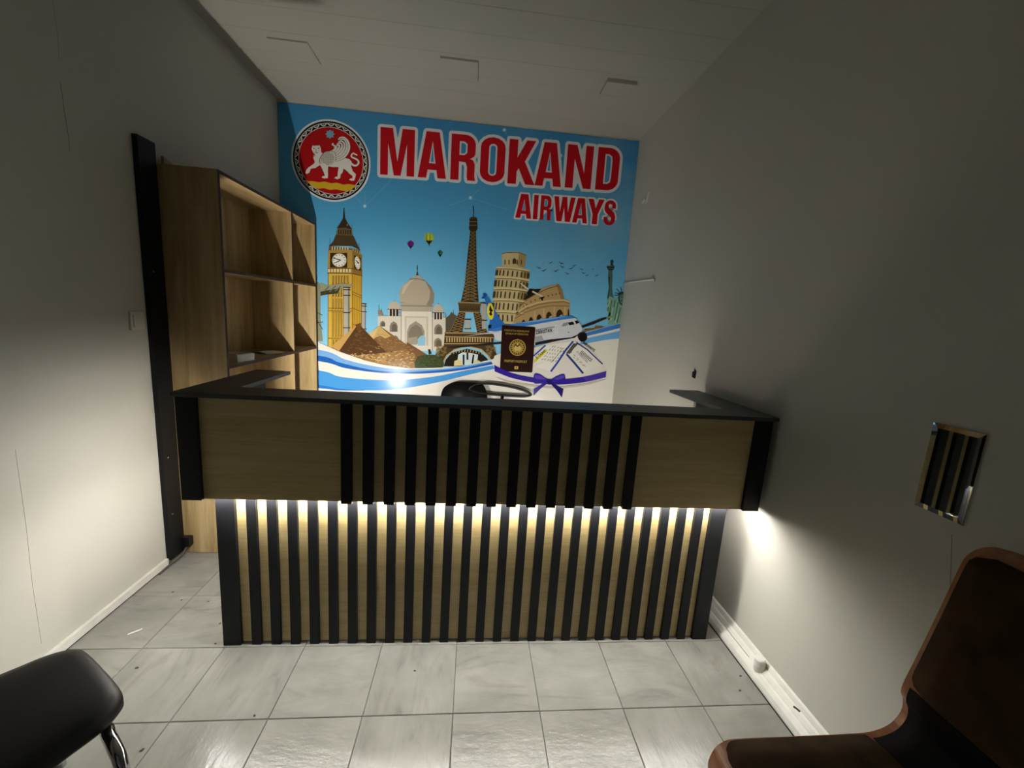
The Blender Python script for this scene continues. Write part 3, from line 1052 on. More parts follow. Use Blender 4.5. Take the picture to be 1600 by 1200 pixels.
a.lines([[(222, 480), (215, 1690)], [(468, 480), (470, 1690)], [(568, 520), (564, 1690)]], 8, '#8f7130')
# clock stage
a.poly([(218, 470), (470, 465), (470, 712), (212, 708)], '#b2924a')
a.poly([(470, 465), (568, 520), (575, 735), (470, 712)], '#8f6f30'); a.lay -= 1
a.lines([[(228 + i * 31, 668), (228 + i * 31, 702)] for i in range(8)], 13, '#efe3bf')
a.lines([[(210, 712), (470, 716), (575, 742)], [(215, 662), (470, 664), (572, 690)]], 7, Dk)
a.poly([(240, 500), (418, 500), (418, 658), (238, 655)], '#3d2f18')
a.poly([(490, 525), (560, 555), (562, 690), (490, 660)], '#3d2f18'); a.lay -= 1
a.ell(335, 578, 77, 73, '#b8a26a')
a.ell(335, 578, 71, 67, '#efeee6')
a.ell(525, 605, 29, 68, '#e9e5d5', -0.12); a.lay -= 1
a.lines([[(335 + 52 * math.cos(t), 578 + 49 * math.sin(t)), (335 + 65 * math.cos(t), 578 + 61 * math.sin(t))] for t in [k * math.pi / 6 for k in range(12)]], 7, '#2a2a2a')
a.lines([[(525 + 19 * math.cos(t), 605 + 48 * math.sin(t)), (525 + 25 * math.cos(t), 605 + 60 * math.sin(t))] for t in [k * math.pi / 6 for k in range(12)]], 4, '#2a2a2a')
a.lines([[(352, 577), (272, 556)], [(352, 576), (290, 606)], [(540, 610), (508, 580)], [(533, 612), (520, 590)]], 8, '#15151a')
# belfry and roofs
a.poly([(232, 425), (550, 470), (556, 520), (470, 470), (222, 476)], '#6d5a33')
a.lines([[(262 + i * 27, 434), (262 + i * 27, 472)] for i in range(7)], 12, '#d8cba0')
a.lines([[(480 + i * 22, 446 + i * 12), (480 + i * 22, 482 + i * 12)] for i in range(4)], 9, '#b3a06a')
a.poly([(300, 310), (480, 318), (520, 405), (552, 470), (470, 428), (228, 426), (270, 385)], '#4c4029')
a.lines([[(228, 427), (300, 422), (470, 428), (552, 470)]], 6, '#2a2418')
a.poly([(318, 240), (466, 248), (474, 322), (306, 314)], '#6b5c3a')
a.lines([[(330 + i * 24, 262), (330 + i * 24, 308)] for i in range(6)], 10, '#2c2618')
a.poly([(385, 110), (402, 150), (422, 190), (468, 256), (400, 240), (308, 244), (340, 200), (368, 150)], '#3d3322')
a.poly([(381, 30), (388, 30), (396, 135), (374, 135)], '#2d2719')
a.lines([[(238, 345), (236, 425)], [(306, 270), (304, 315)], [(541, 400), (543, 465)], [(467, 200), (467, 250)]], 4, '#5e5136')
a.ell(420, 210, 8, 11, '#8b7a4d', n=10)
a.done()

# ---- pale stone pillars and the cloth swag beside the clock tower
a = Print('pillar_print', 480, 320, 6.667, 24)
a.poly([(60, 780), (105, 800), (140, 830), (140, 1190), (165, 1420), (60, 1420)], '#8d8f76')
a.poly([(140, 812), (210, 840), (360, 820), (480, 828), (462, 848), (370, 858), (318, 922), (215, 930), (140, 945)], '#9a9a80')
a.poly([(140, 905), (215, 890), (345, 868), (318, 925), (215, 934), (140, 948)], '#43432f')
a.lines([[(180, 900), (230, 848)], [(235, 905), (300, 845)], [(290, 900), (350, 850)]], 14, '#6f705a')
for x0, x1, yt in ((382, 444, 860), (572, 612, 1030)):
    c = (x0 + x1) / 2; hw_ = (x1 - x0) / 2
    a.poly([(x0, yt), (x1, yt), (x1 - 2, 1640), (x0 + 2, 1640)], '#b3aea6')
    a.poly([(x1 - hw_ * .6, yt), (x1, yt), (x1 - 2, 1640), (x1 - hw_ * .6, 1640)], '#7e7a74'); a.lay -= 1
    a.lines([[(x0 - 8, yt + d), (x1 + 8, yt + d + 2)] for d in (0, 24, 82, 262, 420)], 9, '#37352f'); a.lay -= 2
a.lines([[(96, 1120), (160, 1150)], [(98, 1230), (166, 1220)], [(100, 1200), (162, 1300)]], 6, '#2c2d22')
a.done()

# ---- white domed palace
a = Print('domed_palace_print', 480, 460, 5.0, 2)
Wm, Wd = '#d9d2c4', '#b6ad9c'
a.poly([(552, 165), (735, 165), (735, 420), (690, 420), (552, 300)], Wm)
a.poly([(975, 165), (1082, 175), (1082, 420), (1000, 440), (975, 440)], Wm); a.lay -= 1
a.poly([(735, 128), (978, 132), (978, 440), (735, 440)], '#e2dbcd')
a.lines([[(735, 128), (978, 132)], [(552, 168), (735, 168)], [(975, 172), (1082, 178)], [(735, 128), (735, 430)], [(978, 132), (978, 440)]], 5, '#8d8371')
a.poly([(762, 170), (945, 172), (945, 400), (762, 400)], '#c9bfad')
a.poly([(775, 182), (932, 184), (932, 400), (775, 400)], '#dcd4c4')
def arch(cx, y0, w_, h_, col, in_=None):
    p = [(cx - w_, y0), (cx - w_, y0 - h_ * .55), (cx - w_ * .72, y0 - h_ * .82), (cx, y0 - h_), (cx + w_ * .72, y0 - h_ * .82), (cx + w_, y0 - h_ * .55), (cx + w_, y0)]
    a.poly(p, col); a.lay -= 1
arch(848, 385, 68, 176, '#9d9484'); a.lay += 1
arch(848, 385, 56, 150, '#857c6d'); a.lay += 1
a.poly([(862, 350), (885, 325), (915, 318), (925, 345), (920, 400), (862, 400)], '#8fc0d8')
a.poly([(790, 340), (860, 330), (858, 392), (780, 392)], '#a59b8a')
for cx, y0, w_, h_ in ((676, 292, 31, 82), (1025, 312, 32, 82), (590, 250, 20, 44), (1022, 408, 30, 70), (690, 385, 24, 66)):
    arch(cx, y0, w_, h_, '#8a806f'); a.lay += 1
    arch(cx + 4, y0, w_ * .66, h_ * .78, '#6b6254')
# drum and dome
a.poly([(728, 20), (990, 26), (976, 134), (736, 128)], '#b5ab98')
a.lines([[(728, 62), (990, 66)], [(732, 88), (984, 92)]], 7, '#847a68')
a.at(480, 320, 6.667)
a.poly([(1147, 722), (1166, 742), (1225, 786), (1290, 850), (1325, 930), (1320, 1000), (1298, 1050), (975, 1015), (955, 945), (962, 895), (1000, 835), (1070, 776), (1128, 742)], '#b9ad99')
a.poly([(1225, 786), (1290, 850), (1325, 930), (1320, 1000), (1298, 1050), (1240, 1045), (1275, 980), (1282, 900)], '#94897a')
a.poly([(1000, 850), (1070, 790), (1120, 770), (1060, 830), (1010, 920), (985, 930)], '#cdc3b0'); a.lay -= 1
a.lines([[(1068, 778), (1147, 770), (1226, 790)]], 8, '#7d7263')
a.poly([(1143, 630), (1151, 630), (1153, 660), (1150, 690), (1160, 735), (1134, 735), (1144, 690), (1141, 660)], '#4a4438')
for cx, cy, rx, ry in ((907, 1045, 62, 42), (1366, 1078, 54, 44)):
    a.poly([(cx - rx, cy + ry), (cx - rx, cy + ry * .2), (cx - rx * .7, cy - ry * .55), (cx - 4, cy - ry), (cx + 4, cy - ry), (cx + rx * .7, cy - ry * .55), (cx + rx, cy + ry * .2), (cx + rx, cy + ry)], '#c4baa8')
    a.lines([[(cx - rx - 12, cy + ry), (cx + rx + 12, cy + ry + 3)]], 7, '#4b4336')
    a.poly([(cx - rx + 4, cy + ry + 4), (cx + rx - 4, cy + ry + 4), (cx + rx - 4, cy + ry + 72), (cx - rx + 4, cy + ry + 72)], '#2f2a22')
    a.lines([[(cx + rx * u, cy + ry + 4), (cx + rx * u, cy + ry + 72)] for u in (-.85, -.3, .25, .8)], 11, '#d5ccbb')
    a.lines([[(cx, cy - ry - 14), (cx, cy - ry + 2)]], 4, '#4a4438'); a.lay -= 4
a.lay += 4
a.poly([(738, 1098), (775, 1098), (800, 1150), (740, 1150)], '#8f8675')
a.lines([[(748, 1040), (748, 1100)], [(772, 1075), (772, 1120)], [(1445, 1130), (1445, 1180)], [(1496, 1120), (1496, 1170)], [(1524, 1090), (1524, 1160)]], 4, '#3a352b')
a.poly([(1442, 1180), (1480, 1150), (1500, 1120), (1560, 1160), (1560, 1380), (1442, 1380)], '#5a5344')
a.done()

# ---- pyramids, sand and shrub
a = Print('pyramid_print', 480, 460, 5.0, 26)
a.poly([(560, 245), (640, 330), (740, 405), (835, 440), (900, 520), (880, 575), (700, 580), (560, 540), (460, 330)], '#9a7446')
a.poly([(566, 245), (655, 330), (600, 345), (555, 330), (505, 368), (460, 325)], '#c2a468')
a.poly([(460, 325), (566, 245), (505, 368)], '#d8bd80')
a.poly([(565, 246), (835, 432), (880, 560), (640, 570), (505, 368)], '#84603a', sm=0); a.lay -= 2
a.lay += 2
a.poly([(565, 246), (655, 325), (610, 345), (570, 322), (530, 340), (505, 368)], '#c9aa6c')
a.poly([(780, 372), (935, 470), (900, 560), (780, 560), (770, 410)], '#7a5636')
a.poly([(400, 228), (190, 405), (250, 442)], '#c79f5c')
a.poly([(400, 228), (250, 442), (330, 500), (450, 520), (590, 520), (640, 470)], '#593d24')
a.poly([(375, 238), (420, 222), (418, 300), (400, 280)], '#6b4c2c')
a.poly([(330, 480), (470, 470), (600, 455), (760, 430), (840, 460), (860, 578), (760, 582), (600, 558), (450, 520), (300, 470)], '#9c7442')
a.poly([(520, 520), (590, 455), (625, 470), (615, 540), (560, 530)], '#b08d55')
rr = random.Random(3)
segs, segs2, segs3 = [], [], []
for i in range(150):
    x = rr.uniform(330, 850); y_ = rr.uniform(440, 570)
    if y_ > 475 + (x - 330) * .26: y_ = 470 + (x - 330) * .2
    q = rr.uniform(6, 22)
    (segs, segs2, segs3)[i % 3].append([(x, y_), (x + q, y_ + rr.uniform(-4, 4))])
a.lines(segs, 5, '#d0b078'); a.lines(segs2, 6, '#6a4827'); a.lines(segs3, 4, '#e0c796')
segs = []
for i in range(70):
    t = rr.uniform(.15, 1); u = rr.uniform(-1, 1)
    x = 400 + u * t * 130 + 30 * t; y_ = 235 + t * 240
    segs.append([(x, y_), (x + rr.uniform(8, 24), y_ + rr.uniform(-2, 6))])
a.lines([g_ for g_ in segs if g_[0][0] > 400 - (g_[0][1] - 230) * .6 and g_[0][0] < 380 + (g_[0][1] - 228) * .8], 4, '#7d5a36')
segs = []
for i in range(60):
    t = rr.uniform(.3, 1)
    x = 565 + t * rr.uniform(-40, 260); y_ = 246 + t * 190
    segs.append([(x, y_), (x + rr.uniform(8, 22), y_ + rr.uniform(0, 8))])
a.lines(segs, 4, '#a98251')
a.poly([(845, 520), (880, 480), (940, 472), (1010, 475), (1055, 500), (1062, 566), (960, 575), (850, 576)], '#3d4a2b', sm=4)
segs = []
for i in range(60):
    x = rr.uniform(860, 1050); y_ = rr.uniform(484, 565)
    segs.append([(x, y_), (x + rr.uniform(-6, 10), y_ - rr.uniform(4, 10))])
a.lines(segs[:30], 6, '#55653a'); a.lines(segs[30:], 6, '#2b361f')
a.done()

# ---- iron lattice tower
a = Print('lattice_tower_print', 680, 320, 5.0, 26)
I0, I1, I2 = '#3a2f1f', '#8d7750', '#b59b68'
a.poly([(294, 10), (303, 10), (300, 95), (296, 95)], '#2b2a28')
a.poly([(268, 104), (328, 104), (330, 190), (318, 208), (276, 208), (264, 190)], I0)
a.poly([(278, 96), (318, 96), (324, 112), (272, 112)], '#4a3e2a')
a.lines([[(266, 132), (330, 132)], [(265, 160), (331, 160)]], 5, I1)
a.poly([(274, 205), (318, 205), (322, 420), (330, 620), (340, 760), (200, 760), (232, 620), (250, 420)], I0)
segs, seg2 = [], []
for i in range(20):
    t0, t1 = i / 20, (i + 1) / 20
    def lr(t):
        y_ = 210 + t * 545
        l_ = 274 - 28 * min(1, t * 1.8) - 46 * max(0, t - .38) / .62 * 1.0
        r_ = 318 + 6 * min(1, t * 1.8) + 14 * max(0, t - .38) / .62
        return y_, l_, r_
    y0, l0, r0 = lr(t0); y1, l1, r1 = lr(t1)
    segs += [[(l0 + 4, y0), (r1 - 4, y1)], [(r0 - 4, y0), (l1 + 4, y1)]]
    seg2 += [[(l0 + 2, y0), (r0 - 2, y0)]]
    m0, m1 = (l0 + r0) / 2, (l1 + r1) / 2
    if t0 > .35:
        segs += [[(m0, y0), (l1 + 8, y1)], [(m0, y0), (r1 - 8, y1)]]
a.lines(segs, 3.2, I1)
a.lines(seg2, 3.5, '#6f5c3b')
# second platform and legs
a.poly([(176, 758), (360, 765), (352, 800), (350, 842), (186, 838), (184, 795)], '#5a4a2f')
a.lines([[(176, 762), (360, 769)], [(184, 836), (352, 842)]], 7, I2)
a.lines([[(190 + i * 20, 822), (200 + i * 20, 790), (206 + i * 20, 822)] for i in range(8)], 4, '#241d12')
for L in ([(186, 838), (236, 840), (212, 1000), (112, 1000)], [(298, 842), (350, 842), (408, 1000), (330, 1000)]):
    a.poly(L, I0); a.lay -= 1
a.lay += 1
segs = []
for i in range(8):
    t0, t1 = i / 8, (i + 1) / 8
    for (A0, A1, B0, B1) in ((186, 112, 236, 212), (298, 330, 350, 408)):
        f = lambda t: (A0 + (A1 - A0) * t, B0 + (B1 - B0) * t, 840 + 160 * t)
        l0, r0, y0 = f(t0); l1, r1, y1 = f(t1)
        segs += [[(l0 + 5, y0), (r1 - 5, y1)], [(r0 - 5, y0), (l1 + 5, y1)], [(l0, y0), (l1, y1)], [(r0, y0), (r1, y1)]]
a.lines(segs, 4, I1)
a.at(480, 460, 5.0)
# first platform, great arch and feet
a.poly([(1075, 292), (1465, 300), (1452, 385), (1480, 470), (1440, 520), (1420, 490), (1360, 430), (1250, 405), (1150, 430), (1085, 490), (1060, 530), (1000, 470), (1068, 400)], '#4b3c25')
a.lines([[(1080, 300), (1460, 306)], [(1078, 330), (1458, 338)], [(1072, 385), (1455, 385)]], 8, I2)
a.lines([[(1092 + i * 20, 338), (1092 + i * 20, 372)] for i in range(18)], 9, '#c9ae78')
a.lines([[(1060, 535), (1090, 478), (1150, 432), (1250, 405), (1360, 430), (1415, 480), (1440, 520)]], 9, '#c2a672')
a.poly([(1068, 560), (1082, 510), (1130, 455), (1250, 424), (1350, 450), (1405, 500), (1415, 520), (1300, 552), (1200, 562)], '#27221a')
a.lines([[(1120 + i * 22, 470 - 22 * math.sin(i / 11 * 3.1)), (1124 + i * 22, 452 - 22 * math.sin(i / 11 * 3.1))] for i in range(12)], 7, '#bda472')
a.poly([(1180, 470), (1215, 452), (1270, 455), (1335, 470), (1330, 510), (1290, 548), (1170, 555)], '#cfe0e4')
a.lines([[(1222, 470), (1222, 550)], [(1252, 455), (1252, 510)], [(1300, 470), (1290, 540)]], 14, '#1e1a14')
a.poly([(1150, 520), (1190, 505), (1210, 520), (1206, 555), (1146, 558)], '#d9cb94')
a.poly([(1300, 520), (1330, 512), (1352, 522), (1350, 540), (1298, 548)], '#d9cb94'); a.lay -= 1
segs = []
for i in range(60):
    x = rr.choice((rr.uniform(1010, 1085), rr.uniform(1400, 1470))); y_ = rr.uniform(390, 480)
    segs.append([(x - 9, y_ - 7), (x + 9, y_ + 7)]); segs.append([(x + 9, y_ - 7), (x - 9, y_ + 7)])
a.lines(segs, 3, '#8a7148')
a.poly([(945, 430), (960, 428), (972, 462), (950, 470)], '#2e2a1e')
# white pillar seen between the legs
a.poly([(1232, 195), (1275, 195), (1273, 285), (1234, 285)], '#aeb4b0')
a.lines([[(1228, 195), (1280, 195)], [(1228, 268), (1280, 268)]], 8, '#34362f')
a.poly([(1358, 65), (1398, 68), (1398, 270), (1366, 270)], '#b1aea6')
a.lines([[(1352, 66), (1402, 70)], [(1360, 200), (1405, 203)]], 9, '#34342d')
a.done()

# ---- leaning tower
a = Print('leaning_tower_print', 680, 320, 5.0, 8)
C0, C1, C2 = '#c9b887', '#8f7d50', '#4a3f28'
a.poly([(520, 382), (560, 366), (660, 366), (712, 392), (702, 490), (524, 476)], C0)
a.poly([(655, 368), (712, 392), (702, 490), (640, 486)], '#a3915f')
a.lines([[(520, 384), (560, 372), (660, 374), (712, 396)]], 7, '#7a6a42')
a.lines([[(545 + i * 32, 430), (545 + i * 32, 466)] for i in range(5)], 9, '#5f5030')
a.poly([(604, 430), (618, 414), (634, 430), (634, 462), (604, 460)], C2)
a.poly([(480, 492), (610, 462), (736, 516), (722, 640), (700, 800), (690, 940), (445, 940), (455, 745), (466, 600)], C0)
a.poly([(680, 495), (736, 516), (722, 640), (700, 800), (690, 940), (640, 940), (655, 700)], '#a08d5b'); a.lay -= 1
rings = [(480, 736, 490, 516), (470, 728, 566, 590), (460, 716, 655, 672), (450, 702, 742, 758), (440, 690, 835, 850), (436, 690, 925, 936)]
for k in range(5):
    l0, r0, yl, yr = rings[k]; l1, r1, yl1, yr1 = rings[k + 1]
    n = 11
    segs, cols = [], []
    for i in range(n):
        u = (i + .5) / n
        uu = .5 - .5 * math.cos(math.pi * u)
        xa = l0 + (r0 - l0) * uu; xb = l1 + (r1 - l1) * uu
        dip = 16 * math.sin(math.pi * u)
        ya = yl + (yr - yl) * uu - dip * .3; yb = yl1 + (yr1 - yl1) * uu - dip * .3
        h_ = yb - ya
        segs.append([(xa * .75 + xb * .25, ya + h_ * .30), (xa * .2 + xb * .8, ya + h_ * .82)])
    wd = (r0 - l0) / n * .5
    a.lines(segs, wd, C2)
    a.lines([[(g_[0][0], g_[0][1] - 6), (g_[0][0], g_[0][1] + 8)] for g_ in segs], wd * .6, C2)
for l0, r0, yl, yr in rings:
    p = [(l0 - 4 + (r0 - l0 + 8) * u, yl + (yr - yl) * u - 16 * math.sin(math.pi * u) * .5) for u in [i / 10 for i in range(11)]]
    a.line(p, 13, '#dccb98')
    a.line([(x, y_ + 10) for x, y_ in p], 5, '#6e5f3b')
a.done()

# ---- ruined amphitheatre
a = Print('amphitheatre_print', 680, 320, 5.0, 28)
a.poly([(600, 945), (640, 830), (690, 750), (740, 690), (820, 655), (900, 632), (962, 618), (985, 650), (1005, 745), (1052, 758), (1050, 880), (900, 890), (700, 940)], '#b89a6a')
a.poly([(690, 748), (745, 662), (830, 656), (800, 690), (740, 725)], '#2b241a')
a.poly([(945, 622), (966, 620), (990, 660), (1010, 752), (985, 745)], '#9a7d50'); a.lay -= 1
a.line([(655, 800), (720, 735), (800, 690), (880, 655), (962, 632)], 6, '#6f5836')
a.lines([[(x, y_), (x + 4, y_ + 12)] for x, y_ in ((712, 772), (745, 752), (778, 738), (812, 726), (848, 716), (880, 706), (912, 698), (942, 692), (970, 686), (690, 792), (722, 800), (668, 815))], 7, '#4b3a22')
a.line([(630, 850), (700, 800), (800, 765), (900, 748), (1004, 744), (1052, 758)], 10, '#d8bc88')
a.line([(632, 866), (705, 815), (805, 780), (905, 763), (1005, 758), (1050, 772)], 6, '#7b613b')
a.line([(622, 890), (700, 842), (800, 808), (900, 788), (1050, 792)], 7, '#8a6f45')
for cx, cy, w_, h_ in ((748, 905, 16, 30), (812, 888, 19, 34), (888, 872, 22, 38), (972, 860, 26, 44), (690, 918, 12, 22), (1040, 845, 6, 34)):
    a.poly([(cx - w_, cy + 20), (cx - w_, cy - h_ * .3), (cx - w_ * .6, cy - h_ * .75), (cx, cy - h_), (cx + w_ * .6, cy - h_ * .75), (cx + w_, cy - h_ * .3), (cx + w_, cy + 20)], '#3b2b18'); a.lay -= 1
a.lay += 1
a.lines([[(778, 900), (778, 830)], [(848, 890), (848, 812)], [(930, 880), (930, 800)], [(1012, 870), (1012, 795)]], 8, '#d2b480')
for cx, cy in ((900, 872), (982, 862), (825, 890)):
    a.poly([(cx - 18, cy + 20), (cx - 6, cy), (cx + 8, cy - 6), (cx + 22, cy + 18)], '#a9c3cf'); a.lay -= 1
a.lay += 1
# small old aeroplane strut shape crossing the rim
a.poly([(660, 612), (672, 612), (730, 655), (840, 712), (850, 728), (770, 690), (700, 650)], '#d9d2bd')
a.poly([(715, 690), (735, 655), (770, 660), (748, 690), (722, 712)], '#241f18')
a.poly([(815, 725), (850, 715), (838, 752)], '#241f18'); a.lay -= 1
a.done()

# ---- green statue holding a torch, at the right edge
a = Print('statue_print', 680, 320, 5.0, 2)
G0, G1, G2 = '#7fae98', '#4b6f62', '#1f302b'
RX = lambda y_: 1530 - (y_ - 0) * .076     # right edge of the sheet
a.poly([(1368, 440), (1378, 428), (1390, 432), (1394, 448), (1384, 462), (1370, 460)], '#2e4440', sm=3)
a.poly([(1372, 458), (1388, 458), (1392, 474), (1368, 474)], '#26383a')
a.poly([(1338, 476), (1402, 474), (1398, 500), (1384, 516), (1358, 516), (1344, 500)], '#26383a')
a.lines([[(1338, 480), (1402, 478)], [(1346, 498), (1396, 497)]], 5, '#54736c')
a.poly([(1352, 512), (1384, 512), (1386, 560), (1382, 640), (1388, 700), (1400, 740), (1345, 760), (1344, 720), (1356, 650), (1350, 570)], '#4c6c64')
a.poly([(1352, 560), (1364, 560), (1362, 650), (1352, 735), (1346, 720), (1358, 640)], '#263a37')
a.poly([(1345, 745), (1362, 712), (1400, 730), (1440, 715), (1456, 760), (1456, 930), (1345, 935), (1360, 880), (1340, 820)], G0)
a.lines([[(1352, 760), (1350, 830)], [(1380, 745), (1362, 850)], [(1405, 745), (1380, 880)], [(1430, 760), (1400, 905)], [(1448, 800), (1420, 920)], [(1365, 860), (1352, 900)]], 9, G1)
a.lines([[(1366, 745), (1346, 800)], [(1392, 800), (1372, 900)], [(1424, 850), (1404, 925)]], 7, '#a8cdb8')
a.poly([(1428, 720), (1440, 690), (1470, 684), (1462, 790), (1440, 775), (1430, 745)], '#345048')
a.poly([(1438, 712), (1465, 700), (1462, 770), (1446, 765)], '#628a7c')
a.lines([[(1440, 722), (1460, 718)], [(1446, 750), (1460, 748)]], 5, G2)
a.lines([[(1440, 694), (1400, 688)], [(1444, 688), (1416, 656)], [(1456, 682), (1448, 642)], [(1436, 704), (1396, 708)]], 6, '#27352f')
a.lines([[(1430, 700), (1445, 688), (1468, 682)]], 10, '#27352f')
a.poly([(1345, 880), (1362, 830), (1372, 850), (1362, 895), (1352, 900)], '#24382f')
a.poly([(1290, 885), (1340, 876), (1390, 862), (1392, 874), (1300, 906)], '#7d9c66')
# low skyline under the wing
a.poly([(1150, 985), (1170, 968), (1240, 960), (1250, 942), (1300, 944), (1320, 950), (1300, 985), (1200, 1000)], '#8a7550')
a.lines([[(1170, 975), (1240, 968)], [(1255, 955), (1300, 955)]], 5, '#54452c')
a.done()

# ---- airliner
a = Print('airliner_print', 680, 320, 5.0, 68)
Bl = '#2f6fc4'
a.poly([(1140, 945), (1215, 918), (1290, 890), (1335, 878), (1335, 890), (1240, 932), (1150, 962)], '#2c2628')
a.poly([(372, 692), (392, 690), (412, 718), (440, 770), (480, 850), (512, 900), (552, 938), (540, 970), (412, 992), (428, 900), (405, 790), (385, 735), (362, 728), (378, 712)], Bl)
a.poly([(372, 692), (392, 690), (402, 705), (390, 725), (372, 735), (360, 728), (376, 712)], '#24509c')
a.ell(432, 832, 26, 66, '#e6d63c', -0.08)
a.poly([(424, 800), (432, 782), (440, 812), (452, 826), (440, 838), (446, 862), (430, 866), (420, 848), (430, 836), (420, 822)], '#232312')
a.poly([(414, 940), (440, 935), (438, 962), (414, 965)], '#1c1c24')
a.poly([(405, 985), (600, 930), (800, 898), (1000, 868), (1055, 866), (1100, 890), (1135, 935), (1146, 970), (1138, 1005), (1085, 1035), (980, 1055), (780, 1095), (600, 1090), (470, 1050), (455, 1010)], '#d6d9de')
a.poly([(405, 985), (560, 938), (800, 898), (1000, 868), (1055, 866), (1095, 884), (1060, 888), (960, 902), (800, 930), (640, 962), (470, 990)], '#3f83d2')
a.poly([(640, 925), (800, 899), (1000, 870), (1030, 872), (800, 912)], '#7db2e4')
a.poly([(780, 1070), (900, 1050), (1060, 1035), (1140, 1000), (1085, 1040), (980, 1058), (780, 1098)], '#26232b')
a.poly([(780, 1030), (830, 1020), (850, 1060), (780, 1075)], '#a6aab2'); a.lay -= 1
a.poly([(985, 945), (1000, 925), (1040, 915), (1036, 940), (1000, 952)], '#8fa3b4')
a.poly([(1036, 920), (1075, 912), (1086, 934), (1046, 942)], '#15181e')
a.poly([(1088, 908), (1108, 902), (1124, 922), (1100, 932)], '#15181e'); a.lay -= 1
a.poly([(935, 940), (955, 936), (956, 1000), (934, 1003)], '#eef0f2', holes=[[(938, 944), (938, 998), (952, 996), (951, 941)]])
a.lines([[(788 + i * 8.6, 972 - i * 1.35), (788 + i * 8.6, 980 - i * 1.35)] for i in range(17)], 5, '#3b3f46')
a.text('ZBEKISTAN', 786, 1010, 38, '#1a1a1a', (1, -0.15), 0.66, 0.03)
a.ell(1040, 995, 5, 5, '#4a4a50', n=8)
a.ell(1150, 1032, 36, 38, '#1f1715')
a.ell(1140, 1026, 30, 32, '#33203f')
a.ell(1152, 1034, 28, 30, '#1b1412')
# near wing with tip, sweeping over the lattice tower
a.poly([(90, 1112), (120, 1108), (515, 1072), (640, 1068), (640, 1092), (515, 1086), (130, 1120)], '#2c2a2c')
a.poly([(215, 1028), (350, 1008), (500, 985), (500, 998), (380, 1010)], '#c9cdd2'); a.lay -= 1
a.done()

# ---- tickets, passport, ribbon bow
a = Print('ticket_print', 740, 460, 6.154, 92)
a.poly([(185, 640), (200, 590), (270, 560), (560, 620), (700, 470), (900, 455), (960, 440), (1100, 520), (1240, 660), (1270, 740), (1040, 800), (740, 800), (450, 790), (200, 700)], '#e6e2da')
a.poly([(575, 600), (690, 490), (820, 470), (700, 640), (580, 665)], '#efece5')
a.poly([(700, 640), (820, 468), (950, 445), (975, 470), (880, 560), (745, 738), (590, 690)], '#f0ede6')
a.line([(575, 592), (600, 570), (690, 488)], 14, '#3a4fb0')
a.line([(740, 740), (800, 660), (880, 540), (955, 450)], 18, '#2c46a4')
a.poly([(578, 630), (690, 522), (708, 540), (580, 662)], '#d6d22e')
a.text('E-Ticket', 610, 622, 42, '#20240e', (1, -0.95), 0.8, 0.02)
segs = []
for k in range(6):
    for j in range(5):
        x = 652 + k * 26; y_ = 628 - j * 30 + k * 4
        segs.append([(x + j * 24, y_), (x + j * 24 + rr.uniform(6, 20), y_ - rr.uniform(8, 24))])
a.lines(segs, 5, '#5b5a56')
a.line([(740, 655), (800, 590), (850, 520)], 4, '#44433f')
a.poly([(900, 560), (975, 468), (1080, 500), (1180, 590), (1235, 668), (1050, 745)], '#eae6de')
a.poly([(885, 565), (955, 470), (1010, 470), (960, 520), (925, 570)], '#5c5852')
a.line([(890, 572), (960, 650), (1050, 758)], 20, '#27407e')
a.line([(985, 462), (1090, 530), (1235, 668)], 12, '#2b3a78')
a.lines([[(1044 + i * 10.5, 538 + i * 9), (1020 + i * 10.5, 566 + i * 9)] for i in range(10)], 6, '#23221f')
a.text('AIRWAYS', 1042, 468, 34, '#1c1c22', (1, 0.74), 0.95, 0.03)
a.text('0 UZBEKISTAN', 985, 552, 26, '#26252a', (1, 1.05), 0.85)
a.lines([[(925 + i * 32, 545 + i * 32), (945 + i * 32, 563 + i * 32)] for i in range(5)], 4, '#57564f')
a.lines([[(955 + i * 28, 600 + i * 24), (970 + i * 28, 612 + i * 24)] for i in range(4)], 4, '#57564f')
a.done()
a = Print('passport_print', 740, 460, 6.154, 108)
a.poly([(272, 300), (282, 296), (582, 313), (592, 322), (564, 742), (556, 750), (262, 737), (252, 728)], '#2b1713')
Go = '#b59a4a'
a.ell(421, 510, 79, 79, Go, n=40)
a.ell(421, 510, 70, 70, '#4a3418', n=40)
a.ell(421, 510, 64, 64, '#a98f44', n=40)
for k in range(18):
    t = k * 2 * math.pi / 18
    a.poly([(421 + 60 * math.cos(t - .1), 510 + 60 * math.sin(t - .1)), (421 + 48 * math.cos(t), 510 + 48 * math.sin(t)), (421 + 60 * math.cos(t + .1), 510 + 60 * math.sin(t + .1)), (421 + 69 * math.cos(t), 510 + 69 * math.sin(t))], '#3e2a14'); a.lay -= 1
a.lay += 1
a.ell(421, 500, 34, 30, '#5a4220', n=20)
a.poly([(385, 520), (400, 490), (421, 505), (444, 488), (458, 520), (440, 548), (421, 535), (402, 548)], '#cdb765')
a.ell(421, 478, 9, 9, '#e0cc7a', n=10)
a.poly([(415, 432), (421, 424), (427, 432), (423, 440), (419, 440)], Go)
a.text("O'ZBEKISTON RESPUBLIKASI", 292, 352, 25, Go, (1, 0.05), 0.76)
a.text('REPUBLIC OF UZBEKISTAN', 304, 382, 24, Go, (1, 0.05), 0.76)
a.text('PASPORT-PASSPORT', 294, 648, 34, Go, (1, 0.05), 0.70, 0.015)
a.poly([(393, 688), (428, 690), (426, 718), (391, 716)], '#d0b45e')
a.ell(409, 703, 7, 7, '#4a3418', n=10)
a.done()
a = Print('ribbon_print', 740, 460, 6.154, 124)
